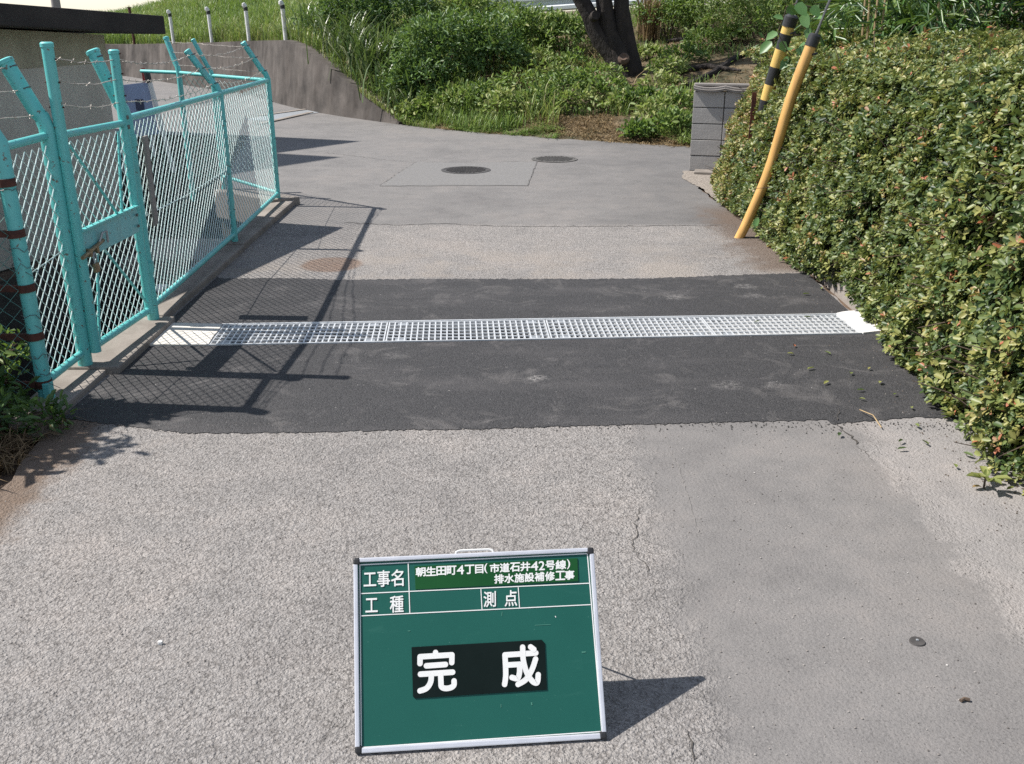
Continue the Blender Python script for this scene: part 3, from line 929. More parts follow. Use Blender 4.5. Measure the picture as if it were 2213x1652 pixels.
# neighbouring house beyond the left edge: only its roof shadow reaches the road
ex, ey = Vector((-.59, -.80)).normalized(), Vector((-.93, .36)).normalized()
hs = empty('house', (-9.5, 13.5, 0), 'tall neighbouring house behind the shed whose roof shadow points across the far road', 'house')
def slab_at(c, a, b, z0, z1):
    c = Vector(c)
    return MB().prism([tuple(c), tuple(c + ex * a), tuple(c + ex * a + ey * b), tuple(c + ey * b)], z0, z1)
c1 = Vector((-2.14 - SHX * 6.4, 14.03 - SHY * 6.4))
c2 = Vector((-2.15 - SHX * 8.0, 12.42 - SHY * 8.0))
slab_at(c1, 7.0, 5.0, 6.25, 6.42).build('lower_roof', M['houseroof'], hs, world=True)
slab_at(c2, 5.6, 4.6, 7.85, 8.02).build('upper_roof', M['houseroof'], hs, world=True)
slab_at(c1 + ex * .8 + ey * .9, 5.6, 4.0, -.05, 6.24).build('wall', M['housewall'], hs, world=True)
slab_at(c2 + ex * .5 + ey * .9, 4.4, 3.0, 6.43, 7.84).build('wall', M['housewall'], hs, world=True)

# utility pole far left
p = AT(120, 4, 42)
r = empty('utility_pole', (p.x, p.y, 0), 'distant grey concrete utility pole rising above the shed roof', 'pole')
MB().tube([(0, 0, -.2), (0, 0, 9.5)], [.19, .13], 14).build('shaft', M['pole'], r, True)
MB().box((0, 0, 8.7), (1.6, .08, .08)).build('cross_arm', M['galvd'], r)

# pale blue sign beside the shed
p = G(292, 262, 0.0)
p = Vector((AT(292, 215, 11.2).x, 11.2, 0))
r = empty('signboard', p, 'pale blue signboard on a white leaning leg behind the fence', 'sign')
MB().box((0, 0, .68), (.38, .03, .56), Matrix.Rotation(R(-6), 3, 'Y')).build('panel', M['blue'], r, bevel=.004)
MB().box((.05, -.018, .74), (.09, .006, .12)).build('printed_mark', M['navy'], r)
MB().tube([(.20, -.04, .98), (.34, -.02, 0)], .028, 8).build('leg', M['white'], r, True)
MB().tube([(-.16, -.04, .96), (-.2, -.02, 0)], .028, 8).build('leg', M['white'], r, True)
MB().tube([(.195, -.045, .98), (.18, -.04, 1.09)], .036, 8).build('cap', M['black'], r, True)
p = AT(313, 180, 12.5)
r = empty('marker_pole', (p.x, p.y, 0), 'slim red and white marker pole at the corner of the shed', 'pole')
MB().tube([(0, 0, 0), (0, 0, .7)], .022, 8).build('lower_band', M['white'], r, True)
MB().tube([(0, 0, .7), (0, 0, 1.06)], .0225, 8).build('upper_band', simple('signal_red', (.42, .05, .04), (.34, .04, .035), bstr=0), r, True)

# ================================================================== FENCE
def chainlink(name, a, b, za0, za1, zb0, zb1, mat, parent, pw=0.070, ph=0.066, r=0.0028, dent=0.0, seed=0):
    # a, b: plan ends; z from (za0, za1) at a to (zb0, zb1) at b
    a, b = Vector(a), Vector(b)
    Lx = (b - a).length
    t = (b - a) / Lx
    nr = Vector((-t.y, t.x))
    rr = random.Random(seed)
    mb = MB()
    ph1, ph2 = rr.uniform(0, 6), rr.uniform(0, 6)
    nw = int(Lx / (pw / 2)) - 1
    for i in range(nw):
        x0 = (i + .5) * pw / 2
        k0 = x0 / Lx
        z0, z1 = za0 + (zb0 - za0) * k0, za1 + (zb1 - za1) * k0
        m = int((z1 - z0) / (ph / 2))
        pts = []
        for j in range(m + 1):
            s = 1 if (j + i) % 2 else -1
            x = min(max(x0 + s * pw / 4 * 1.08, 0), Lx)
            z = z0 + j * ph / 2
            bulge = dent * math.sin(x * 2.1 + ph1) * math.sin(z * 3.1 + ph2)
            off = (0.0016 if s > 0 else -0.0016) + bulge
            q = a + t * x + nr * off
            pts.append((q.x, q.y, z))
        mb.tube(pts, r, 4, cap=False)
    o = mb.build(name, mat, parent, smooth=True, world=True)
    o['kind'] = 'stuff'
    return o


def barbed(name, pts, parent, seed=0, r=0.0027, sag=0.02):
    rr = random.Random(seed)
    mb = MB()
    full = []
    for a, b in zip(pts[:-1], pts[1:]):
        a, b = Vector(a), Vector(b)
        n = max(4, int((b - a).length / .06))
        for i in range(n):
            k = i / n
            p = a.lerp(b, k)
            p.z -= sag * 4 * k * (1 - k) * (b - a).length + rr.uniform(-.004, .004)
            p.x += rr.uniform(-.004, .004)
            full.append(p)
    full.append(Vector(pts[-1]))
    mb.tube(full, r, 5)
    for i in range(1, len(full) - 1, 2):
        p = full[i]
        for _ in range(2):
            d = Vector((rr.uniform(-1, 1), rr.uniform(-1, 1), rr.uniform(-1, 1))).normalized() * .014
            mb.tube([p - d, p + d], .0016, 3)
    return mb.build(name, M['barb'], parent, world=True)


FX = -2.12
fence = empty('chain_link_fence', (FX, 7.4, 0), 'turquoise chain-link fence with barbed wire arms turning the corner behind the gate', 'fence')
ARM = Vector((-.195, -.01, .28))
def post(x, y, zt, r, parent, arm=ARM, z0=-.1, lean=(0, 0)):
    mb = MB()
    top = Vector((x + lean[0], y + lean[1], zt))
    pts = [(x, y, z0), (x + lean[0] * .5, y + lean[1] * .5, zt * .5), tuple(top)]
    rr_ = [r, r, r]
    if arm is not None:
        pts += [tuple(top + arm * .10 + Vector((0, 0, .02))), tuple(top + arm * .25), tuple(top + arm)]
        rr_ += [r, r, r]
    o = mb.tube(pts, rr_, 14).build('post', M['cyan'], parent, True, world=True)
    if arm is not None:
        e = top + arm
        q = arm.normalized()
        MB().tube([e - q * .004, e + q * .012, e + q * .018], [r * 1.12, r * 1.12, r * .8], 14).build('post_cap', M['cyan'], parent, True, world=True)
    return top
PB, PC, PD = (-2.135, 7.40), (-2.19, 9.13), (-2.83, 9.62)
RP = 0.024
tB = post(*PB, 1.15, RP, fence)
tC = post(*PC, 1.14, RP, fence, Vector((-.17, -.06, .30)))
tD = post(*PD, 1.15, .020, fence, Vector((-.14, .0, .30)), z0=.02)
PE = (-3.24, 9.92)
tE = post(*PE, 1.16, .026, fence, Vector((-.10, .05, .30)), z0=-.1)
gr_post = (-2.075, 5.40)
RAILZ = {'A': 1.165, 'B': 1.14, 'C': 1.125}
def rail(p, q, r, parent, nm='rail', mat='cyan'):
    return MB().tube([p, q], r, 12).build(nm, M[mat], parent, True, world=True)
rail((gr_post[0], gr_post[1], 1.165), (*PB, 1.145), .019, fence, 'top_rail')
rail((*PB, 1.145), (*PC, 1.13), .019, fence, 'top_rail')
rail((*PC, 1.13), (*PD, 1.14), .017, fence, 'top_rail')
rail((*PD, 1.14), (*PE, 1.15), .017, fence, 'top_rail')
rail((*PE, 1.15), (-3.7, 10.18, 1.15), .017, fence, 'top_rail')
rail((gr_post[0], gr_post[1] + .02, .115), (*PB, .105), .018, fence, 'bottom_rail')
rail((*PB, .105), (*PC, .115), .018, fence, 'bottom_rail')
rail((*PC, .125), (*PD, .20), .016, fence, 'bottom_rail')
chainlink('wire_mesh', gr_post, PB, .11, 1.15, .10, 1.13, M['mesh'], fence, r=.0025, dent=.012, seed=1)
chainlink('wire_mesh', PB, PC, .10, 1.13, .11, 1.12, M['mesh'], fence, r=.0021, dent=.012, seed=2)
chainlink('wire_mesh', PC, PD, .12, 1.12, .19, 1.13, M['mesh'], fence, r=.0018, seed=3)
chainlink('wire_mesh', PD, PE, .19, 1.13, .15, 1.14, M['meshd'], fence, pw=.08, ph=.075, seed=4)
# slack tie wires woven along the mesh at mid height
MB().tube([(gr_post[0], gr_post[1] + .1, .62), (-2.12, 6.4, .585), (*PB, .60)], .0028, 5).build('tension_wire', M['mesh'], fence, world=True)
MB().tube([(*PB, .80), (-2.16, 8.3, .70), (*PC, .66)], .0022, 5).build('tension_wire', M['mesh'], fence, world=True)
for k, zz in enumerate((.30, .62, .95)):
    for (px_, py_) in (PB, PC):
        MB().tube([(px_ - .03, py_ - .005, zz + .01), (px_ + .027, py_ - .018, zz), (px_ + .027, py_ + .018, zz - .01), (px_ - .03, py_ + .01, zz)], .002, 4).build('tie_wire', M['wire'], fence, world=True)
# narrow board wired to the mesh
o = MB().box((0, 0, 0), (.014, .095, .50)).build('narrow_board', M['stake'], None, bevel=.003)
o.location = (-2.062, 5.60, .80)
o.rotation_euler = (R(-1.5), 0, R(8))
tag(o, 'narrow weathered grey board hung upright on the fence mesh beside the gate', 'board')

# gate posts and gate leaf
gate = empty('fence_gate', (FX, 5.0, 0), 'narrow turquoise chain-link gate with a padlocked flat lock bar', 'gate')
GPL, GPR = (-2.152, 4.625), (-2.075, 5.40)
AL, AR = Vector((-.135, .0, .285)), Vector((-.125, .0, .335))
tL = post(*GPL, 1.20, .036, gate, AL)
tR = post(*GPR, 1.165, .033, gate, AR)
def stile(x, y, zt, r):
    MB().tube([(x, y, .10), (x, y, zt)], r, 14).build('stile', M['cyan'], gate, True, world=True)
    MB().tube([(x, y, zt - .002), (x, y, zt + .014), (x, y, zt + .020)], [r * 1.12, r * 1.12, r * .85], 14).build('stile_cap', M['cyan'], gate, True, world=True)
SL, SR = (-2.098, 4.645), (-2.06, 5.315)
stile(*SL, 1.555, .027)
stile(*SR, 1.50, .025)
rail((*SL, 1.165), (*SR, 1.15), .018, gate, 'top_rail')
rail((*SL, .13), (*SR, .12), .019, gate, 'bottom_rail')
chainlink('wire_mesh', SL, SR, .14, 1.15, .13, 1.14, M['mesh'], gate, dent=.006, seed=5)
# lock bar: flat plate between the stiles
a, b = Vector((SL[0] + .012, SL[1], 0)), Vector((SR[0] + .012, SR[1], 0))
c = (a + b) / 2
ga = math.atan2((b - a).y, (b - a).x)
GM = Matrix.Rotation(ga, 3, 'Z')
MB().box((c.x, c.y, .64), ((b - a).length, .010, .135), GM).build('lock_bar', M['cyanflat'], gate, bevel=.003, world=True)
MB().box((c.x + .004, c.y, .712), ((b - a).length, .03, .012), GM).build('lock_bar_lip', M['cyan'], gate, bevel=.002, world=True)
for dy in (-.03, .03):
    MB().box((SR[0] + .024, SR[1] - .05, .64 + dy), (.008, .014, .014)).build('bolt', M['wire'], gate, world=True)
MB().tube([(SL[0] + .035, SL[1] - .06, .595), (SL[0] + .035, SL[1] + .20, .625)], .010, 8).build('slide_bolt', M['brass'], gate, True, world=True)
MB().tube([(SL[0] + .03, SL[1] + .15, .61), (SL[0] + .05, SL[1] + .17, .67), (SL[0] + .055, SL[1] + .21, .67), (SL[0] + .05, SL[1] + .22, .61)], .006, 6).build('handle', M['galvd'], gate, True, world=True)
for yy in (.03, .11):
    MB().box((SL[0] + .03, SL[1] + yy, .60), (.03, .022, .04)).build('bolt_keeper', M['brass'], gate, bevel=.003, world=True)
# diagonal braces
for p, q in (((SL[0] + .005, SL[1] + .05, 1.12), (SR[0] + .002, SR[1] - .26, .72)), ((SR[0] + .005, SR[1] - .10, 1.12), (SR[0] + .005, SR[1] - .20, .72)),
             ((SL[0] + .005, SL[1] + .18, .57), (SL[0] + .005, SL[1] + .05, .15)), ((SL[0] + .01, SL[1] + .25, .57), (SR[0] + .005, SR[1] - .02, .16))):
    MB().tube([p, q], .0075, 6).build('brace', M['cyan'], gate, True, world=True)
# hinges
for zz in (.35, 1.05):
    MB().tube([(GPR[0], GPR[1] - .002, zz - .03), (GPR[0], GPR[1] - .002, zz + .03)], .041, 12).build('hinge_band', M['cyan'], gate, True, world=True)
for zz in (1.18, 1.13):
    MB().box((SR[0] + .022, SR[1], zz), (.012, .02, .02)).build('bolt', M['wire'], gate, world=True)
# padlock hanging on the bolt
pl = empty('padlock', (SL[0] + .045, SL[1] + .055, .52), 'small brass padlock hanging from the gate bolt', 'padlock')
MB().box((0, 0, 0), (.020, .044, .048)).build('body', M['brass'], pl, bevel=.006)
MB().tube([(0, -.014, .02), (0, -.014, .062), (0, -.007, .074), (0, .007, .074), (0, .014, .062), (0, .014, .02)], .0038, 8).build('shackle', M['galvd'], pl, True)

# old end panel left of the gate, with the banded post
old = empty('fence_end_panel', (-2.14, 4.3, 0), 'turquoise end panel left of the gate on a leaning post with rusty bands', 'fence')
P0 = (-2.16, 4.20)
tp = MB().tube([(P0[0], P0[1], -.1), (P0[0], P0[1], .6), (P0[0], P0[1] - .005, 1.19), (P0[0] - .025, P0[1] - .005, 1.23), (P0[0] - .20, P0[1] - .01, 1.51)], .034, 14).build('post', M['cyan'], old, True, world=True)
rail((P0[0], P0[1], 1.165), (GPL[0], GPL[1], 1.165), .019, old, 'top_rail')
rail((P0[0], P0[1], .10), (GPL[0], GPL[1], .105), .019, old, 'bottom_rail')
MB().box((P0[0] + .025, P0[1] - .02, -.0), (.03, .05, .22)).build('foot_plate', M['cyan'], old, world=True, bevel=.003)
chainlink('wire_mesh', P0, GPL, .10, 1.15, .10, 1.15, M['mesh'], old, dent=.01, seed=6)
MB().tube([(P0[0], P0[1], .60), (GPL[0], GPL[1], .635)], .0026, 5).build('tension_wire', M['mesh'], old, world=True)
for zz in (1.02, .80, .555, .33, .10):
    k = zz / 1.19
    cx = P0[0]
    MB().tube([(cx + .001, P0[1] - .01 * k, zz - .017), (cx - .001, P0[1] - .01 * k, zz + .017)], .0385, 14).build('rusty_band', M['rust'], old, True, world=True)
    MB().box((cx - .12, P0[1] - .02, zz), (.18, .012, .03)).build('rusty_strap', M['rust'], old, world=True)
rs = random.Random(5)
for zz in (.98, .74, .66, .42, .24, .15):
    k = zz / 1.19
    cx, cy = P0[0], P0[1] - .01
    pts = [(cx + math.cos(q) * .038, cy + math.sin(q) * .038, zz + rs.uniform(-.02, .02)) for q in np.linspace(-3, 3.2, 11)]
    MB().tube(pts + [(cx + rs.uniform(.0, .12), cy - .03, zz - .06)], .0016, 4).build('tie_wire', M['wire'], old, world=True)
# dull mesh running off to the left from the banded post
leftf = empty('old_green_fence', (-2.6, 3.95, 0), 'dull green chain-link mesh running off to the left of the banded post', 'fence')
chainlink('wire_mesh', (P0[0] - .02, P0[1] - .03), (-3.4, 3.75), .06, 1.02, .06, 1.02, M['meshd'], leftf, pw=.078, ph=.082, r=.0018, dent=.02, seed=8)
MB().tube([(-3.4, 3.75, -.1), (-3.4, 3.75, 1.15)], .025, 10).build('post', M['rust'], leftf, True, world=True)

# barbed wire strands
bw = 0
def armp(top, arm, k):
    return top + arm * k
for k, kk in ((.93, 1.50), (.60, 1.40), (.22, 1.29)):
    barbed('barbed_wire', [armp(tC, Vector((-.17, -.06, .30)), k), armp(tB, ARM, k), (SR[0], SR[1] + .02, kk - .03)], fence, 40 + bw, sag=.018)
    barbed('barbed_wire', [(SR[0] + .0, SR[1] - .02, kk - .03), (SL[0], SL[1] + .02, kk + .01)], gate, 50 + bw, sag=.03)
    barbed('barbed_wire', [armp(tL, AL, k), (P0[0] - .025 - .175 * k, P0[1] - .01, 1.23 + .28 * k)], old, 60 + bw, sag=.03)
    barbed('barbed_wire', [armp(tC, Vector((-.17, -.06, .30)), k), armp(tD, Vector((-.14, 0, .30)), k), armp(tE, Vector((-.10, .05, .30)), k)], fence, 70 + bw, sag=.01, r=.0022)
    for q in (SL, SR):
        MB().tube([(q[0] - .034, q[1], kk), (q[0] + .034, q[1], kk)], .0045, 6).build('wire_clip', M['rust'], gate, world=True)
    for tt, ar, pr in ((tB, ARM, fence), (tC, Vector((-.17, -.06, .30)), fence), (tL, AL, gate), (tR, AR, gate)):
        e = tt + ar * k
        MB().tube([(e.x + .02, e.y - .03, e.z + .005), (e.x + .038, e.y, e.z + .012), (e.x + .02, e.y + .03, e.z + .005)], .004, 5).build('wire_clip', M['wire'], pr, world=True)
    bw += 1

# ================================================================== MANHOLES
def manhole(c, r, label, seed):
    o = empty('manhole', (c[0], c[1], 0), label, 'manhole', 'manhole covers in the far road')
    mb = MB()
    n = 40
    for (r0, r1, z) in ((r * .90, r, .008),):
        vs = [(math.cos(2 * math.pi * i / n) * q, math.sin(2 * math.pi * i / n) * q, z) for i in range(n) for q in (r0, r1)]
        mb.add(vs, [(2 * i, 2 * i + 1, (2 * i + 3) % (2 * n), (2 * i + 2) % (2 * n)) for i in range(n)])
    mb.build('rim', M['iron_dusty' if seed == 2 else 'iron'], o)
    mb = MB()
    mb.add([(math.cos(2 * math.pi * i / n) * r * .885, math.sin(2 * math.pi * i / n) * r * .885, .0065) for i in range(n)], [tuple(range(n))])
    lid = mb.build('lid', M['iron_dusty' if seed == 2 else 'iron'], o)
    mb = MB()
    for i in range(-6, 7):
        for j in range(-6, 7):
            x, y = i * r * .135 + (r * .067 if j % 2 else 0), j * r * .135
            if math.hypot(x, y) < r * .80: mb.box((x, y, .009), (r * .085, r * .06, .008))
    mb.build('tread', M['iron_dusty' if seed == 2 else 'iron'], lid)['kind'] = 'stuff'
    return o
manhole(G(1007, 369), .285, 'dark iron manhole cover in the square asphalt patch', 1)
M['iron_dusty'] = simple('dusty_worn_iron', (0.15, 0.142, 0.135), (0.10, 0.095, 0.09), 14, 0.75, 0.2, 60, 0.3, 0.003)
manhole(G(1198, 345), .285, 'worn iron manhole cover farther back, nearer the weeds and block wall', 2)
# roadside drain by the retaining wall
rd = empty('roadside_drain', (-4.0, 18.2, 0), 'narrow drain with pale kerb lines running to the foot of the retaining wall', 'drain')
a0, a1, b0, b1 = G(560, 252), G(700, 233), G(560, 270), G(672, 245)
def quadstrip(p, q, wdt, z):
    d = (q - p).normalized()
    nn = Vector((-d.y, d.x, 0)) * wdt / 2
    return MB().prism([tuple((p + nn)[:2]), tuple((p - nn)[:2]), tuple((q - nn)[:2]), tuple((q + nn)[:2])], -.02, z)
quadstrip(a0, a1, .10, .02).build('edge_stone', M['kerb'], rd, world=True)
quadstrip(b0, b1, .10, .02).build('edge_stone', M['kerb'], rd, world=True)
quadstrip((a0 + b0) / 2, (a1 + b1) / 2, .55, .008).build('cover', M['galvd'], rd, world=True)

# ================================================================== BLOCK WALL
bwv = G(1488, 370)
blk = empty('block_wall', (bwv.x, bwv.y, 0), 'short grey concrete block wall with tiled coping at the end of the hedge', 'wall', rz=R(-14))
BWD, BHT = .345, .176
block_mesh = MB().box((BWD / 2, .06, BHT / 2), (BWD - .010, .12, BHT - .009)).build('tmp', M['block'], bevel=.004)
bmesh_data = block_mesh.data
bpy.data.objects.remove(block_mesh)
for j in range(5):
    for i in range(3):
        b = link('block', bmesh_data, None, blk)
        b.location = (i * BWD + RNG.normal() * .0008, RNG.normal() * .0015, j * BHT)
MB().box((BWD * 1.5, .064, BHT * 2.5), (BWD * 3 - .012, .108, BHT * 5 - .01)).build('joint_mortar', M['blockm'], blk)
for i in range(3):
    mb = MB()
    n = 14
    pts = []
    for k in range(n + 1):
        q = k / n
        pts.append((i * BWD + q * BWD, -.028, .895 + .022 * (2 * q - 1) ** 2 - .012))
    vs = []
    for p in pts:
        vs += [(p[0], -.035, p[2] - .012), (p[0], -.035, p[2] + .035), (p[0], .155, p[2] + .045), (p[0], .155, p[2] - .012)]
    fs = []
    for k in range(n):
        for j in range(4):
            fs.append((4 * k + j, 4 * k + 4 + j, 4 * k + 4 + (j + 1) % 4, 4 * k + (j + 1) % 4))
    fs += [(0, 1, 2, 3), (4 * n + 3, 4 * n + 2, 4 * n + 1, 4 * n)]
    mb.add(vs, fs)
    mb.build('coping_tile', M['captile'], blk)
    MB().tube([(p[0], -.037, p[2] + .010) for p in pts], .006, 5).build('coping_ridge', M['captile'], blk)
MB().box((BWD * 1.5, .06, .945), (BWD * 3, .09, .035)).build('coping_ridge', M['captile'], blk, bevel=.012)
o = MB().prism([(2.03, 11.0), (2.3, 10.92), (2.38, 11.14), (2.08, 11.2)], -.02, .035).build('broken_slab', M['kerb'], bevel=.01)
tag(o, 'broken pale concrete slab at the foot of the block wall', 'slab')
M['gravel'] = simple('pale_gravel', (0.34, 0.30, 0.26), (0.20, 0.17, 0.145), 28, 0.95, 0, 45, 1.0, 0.02)
sheet('gravel_verge', jag([(1.95, 11.25), (1.86, 10.7), (1.95, 10.1), (1.98, 9.2), (2.6, 9.2), (2.7, 11.25), (1.95, 11.25)], .05, .012, 71)[:-1], .006, M['gravel'])['kind'] = 'structure'

# ================================================================== GUY WIRE GUARDS
def guard(name, path, r0, r1, label, stripes, wire_to, mat):
    g = empty(name, path[0], label, 'cable guard', 'yellow guards on the utility guy wires')
    pts = [Vector(p) for p in path]
    n = 30
    fine = []
    for i in range(n + 1):
        k = i / n * (len(pts) - 1)
        j = min(int(k), len(pts) - 2)
        f = k - j
        pm, p0, p1, pn = pts[max(j - 1, 0)], pts[j], pts[j + 1], pts[min(j + 2, len(pts) - 1)]
        fine.append(0.5 * ((2 * p0) + (p1 - pm) * f + (2 * pm - 5 * p0 + 4 * p1 - pn) * f * f + (3 * p0 - pm - 3 * p1 + pn) * f ** 3))
    rs_ = [r0 + (r1 - r0) * min(1, i / n * 1.3) for i in range(n + 1)]
    if not stripes:
        MB().tube(fine, rs_, 18).build('sleeve', mat, g, True, world=True)
        for k in (3, 16):
            MB().tube([fine[k] + Vector((rs_[k] * .5, -rs_[k] * .86, .0)), fine[k] + Vector((rs_[k] * 1.2, -rs_[k] * .55, -.006))], .008, 6).build('clip', M['black'], g, world=True)
    else:
        m = 15
        for s in range(m):
            i0, i1 = s * n // m, (s + 1) * n // m
            MB().tube(fine[i0:i1 + 1], rs_[i0:i1 + 1], 16).build('sleeve_band', mat if s % 2 == 0 else M['black'], g, True, world=True)
    e, q = fine[-1], (fine[-1] - fine[-2]).normalized()
    MB().tube([e - q * .03, e + q * .05, e + q * .065], [r1 * 1.12, r1 * 1.12, r1 * .8], 18).build('cap', M['black'], g, True, world=True)
    MB().tube([e + q * .05, e + q * .4 + Vector((.01, 0, .0)), Vector(wire_to)], .008, 6).build('guy_wire', M['wire'], g, True, world=True)
    MB().tube([e + q * .05 + Vector((.012, 0, 0)), e + q * .25, e + q * .45 + Vector((.008, 0, 0))], .007, 6).build('wire_grip', M['wire'], g, True, world=True)
    MB().tube([e + Vector((0, -r1 * 1.0, -.085)), e + Vector((r1 * .9, -r1 * .7, -.075))], .009, 6).build('clip', M['black'], g, world=True)
    return fine
b0 = G(1596, 514)
guard('guy_wire_guard', [(b0.x - .02, b0.y, -.06), (b0.x + .070, b0.y + .01, .15), (b0.x + .205, b0.y + .02, .55), (2.150, b0.y + .02, 1.10), (2.265, b0.y + .02, 1.485)], .037, .042,
      'plain yellow plastic sleeve on a guy wire leaning in front of the hedge', False, (4.0, 8.4, 7.5), M['yellow'])
guard('guy_wire_guard', [(2.20, 8.95, -.06), (2.19, 8.93, .45), (2.23, 8.86, .98), (2.345, 8.76, 1.615)], .046, .052,
      'black and yellow banded sleeve on a guy wire behind the plain one', True, (3.9, 9.6, 7.5), M['yellow2'])
p = AT(1630, 200, 8.95)
r = empty('steel_post', (p.x, p.y, 0), 'short dark red steel angle post standing in the hedge end', 'post')
MB().box((0, 0, p.z / 2), (.035, .008, p.z)).build('flange', M['redpost'], r)
MB().box((.019, .022, p.z / 2 - .002), (.008, .05, p.z)).build('flange', M['redpost'], r)

# ================================================================== HEDGE
hedge = empty('hedge', (2.9, 6.0, 0), 'large clipped evergreen hedge of small glossy leaves along the right side', 'hedge')
HY0, HY1 = 2.0, 10.25


def hedge_surface(n, part):
    """points and outward normals on the clipped body"""
    if part == 'face':
        y = RNG.uniform(HY0, HY1, n)
        z = RNG.random(n) ** 0.92 * 1.32
        lean = 0.40 * np.clip(z / 1.35, 0, 1) ** 1.4 * np.interp(y, [2, 5, 8, 10.3], [.9, .9, 1.0, 1.25])
        x = np.interp(y, [2, 3, 3.6, 4.1, 5, 5.7, 6.6, 8, 9.2, 10.3], [1.86, 1.88, 1.90, 1.96, 1.98, 2.04, 2.00, 1.99, 1.98, 2.10]) + lean
        x += np.where(z < .18, (.18 - z) * np.interp(y, [3, 4.4, 4.9, 6.3, 6.7], [.1, .1, .25, .6, .1]), 0)
        P = np.stack([x, y, z + .02], 1)
        Nn = np.tile([-1.0, 0, .38], (n, 1))
    elif part == 'top':
        y = RNG.uniform(HY0, HY1, n)
        u = RNG.random(n)
        x = 2.32 + u * 2.1
        z = 1.30 + .20 * np.sin(np.clip(u * 2.2, 0, 1) * 1.57) - .06 * np.clip(u - .7, 0, 1)
        P = np.stack([x, y, z], 1)
        Nn = np.tile([-.25, 0, 1.0], (n, 1))
        Nn[:, 0] = -.9 * (1 - np.clip(u * 2.2, 0, 1)) - .05
    else:                                # far end
        x = RNG.uniform(2.15, 3.6, n)
        z = RNG.uniform(.05, 1.4, n)
        y = np.full(n, HY1) - .1 * np.abs(z - .7)
        x += .35 * np.clip(z / 1.35, 0, 1) ** 1.4 * (x < 2.8)
        P = np.stack([x, y, z], 1)
        Nn = np.tile([-.3, 1.0, .2], (n, 1))
    Nn = unit(Nn)
    b = .05 * lump(P, 2.2, 21) + .035 * lump(P, 6.0, 22)
    P = P + Nn * b[:, None]
    return P, Nn


def shoots(P, Nn, per, L, seed, tbase):
    n = len(P)
    ax = unit(Nn * 1.0 + RNG.normal(size=(n, 3)) * .45 + np.array([0, 0, .45]))
    ref = np.tile([.31, .95, .05], (n, 1))
    s = unit(np.cross(ax, ref))
    q = np.cross(ax, s)
    sz = L * RNG.uniform(.55, 1.4, n) * (1 + .18 * lump(P, 1.2, seed + 4))
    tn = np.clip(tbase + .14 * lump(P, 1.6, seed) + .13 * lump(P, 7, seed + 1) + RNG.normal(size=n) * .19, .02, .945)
    rare = RNG.random(n)
    tn = np.where(rare > .975, RNG.uniform(.92, .985, n), tn)
    rows = []
    for k in range(per):
        phi = k * 2.4 + RNG.uniform(0, .8, n)
        el = RNG.uniform(.15, .85, n)
        d = ax * np.sin(el)[:, None] + (s * np.cos(phi)[:, None] + q * np.sin(phi)[:, None]) * np.cos(el)[:, None]
        nn = ax * np.cos(el)[:, None] - (s * np.cos(phi)[:, None] + q * np.sin(phi)[:, None]) * np.sin(el)[:, None]
        base = P - ax * (.014 * (k // 3) + RNG.uniform(0, .018, n))[:, None]
        ll = sz * RNG.uniform(.7, 1.15, n)
        tt = np.clip(tn + RNG.normal(size=n) * .07, 0, 1)
        rows.append((base, d, unit(nn + RNG.normal(size=(n, 3)) * .22), ll, tt))
    return [np.concatenate([r[i] for r in rows]) for i in range(5)]


parts = []
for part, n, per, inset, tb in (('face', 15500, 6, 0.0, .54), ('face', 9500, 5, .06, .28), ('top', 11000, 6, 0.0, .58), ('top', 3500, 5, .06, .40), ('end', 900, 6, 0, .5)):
    P, Nn = hedge_surface(n, part)
    hole = lump(P, 4.2, 77)
    depth = np.clip((-.25 - hole) * .22, 0, .11) + inset + RNG.uniform(-.045, .02, n)
    P = P - Nn * depth[:, None]
    k = P[:, 2] > .015
    # the dry corner at the far end
    parts.append(shoots(P[k], Nn[k], per, .0345, 31, tb))
PT, NT = hedge_surface(420, 'top')
PT = PT[lump(PT, 2.0, 91) > -.1]
NT = np.tile([-.1, 0, 1.0], (len(PT), 1))
TOPBASE = PT.copy()
PT = PT + np.stack([RNG.normal(size=len(PT)) * .02, RNG.normal(size=len(PT)) * .02, RNG.uniform(.03, .15, len(PT))], 1)
parts.append(shoots(PT, NT, 7, .034, 37, .62))
parts.append(shoots((PT + TOPBASE) / 2, NT, 4, .034, 39, .5))
A = [np.concatenate([p[i] for p in parts]) for i in range(5)]
dryc = (A[0][:, 1] > 8.9) & (A[0][:, 2] < 1.15) & (RNG.random(len(A[0])) < .40)
A[4] = np.where(dryc, RNG.uniform(.86, .985, len(A[4])), A[4])
k = A[0][:, 2] > 0.004
A = [a[k] for a in A]
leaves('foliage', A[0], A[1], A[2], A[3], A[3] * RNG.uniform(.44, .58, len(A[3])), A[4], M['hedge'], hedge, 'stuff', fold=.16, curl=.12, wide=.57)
# inner body
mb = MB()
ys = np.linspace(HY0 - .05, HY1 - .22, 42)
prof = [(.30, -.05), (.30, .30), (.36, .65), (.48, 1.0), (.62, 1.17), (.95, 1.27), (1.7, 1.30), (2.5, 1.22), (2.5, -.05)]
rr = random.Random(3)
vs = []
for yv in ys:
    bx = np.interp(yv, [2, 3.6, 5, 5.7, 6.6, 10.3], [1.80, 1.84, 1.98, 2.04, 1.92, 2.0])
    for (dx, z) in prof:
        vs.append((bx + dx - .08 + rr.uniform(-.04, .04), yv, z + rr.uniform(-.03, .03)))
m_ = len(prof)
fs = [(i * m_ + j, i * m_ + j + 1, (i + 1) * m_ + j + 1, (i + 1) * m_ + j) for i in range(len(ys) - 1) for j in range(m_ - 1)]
fs += [tuple(range(m_ - 1, -1, -1)), tuple((len(ys) - 1) * m_ + j for j in range(m_))]
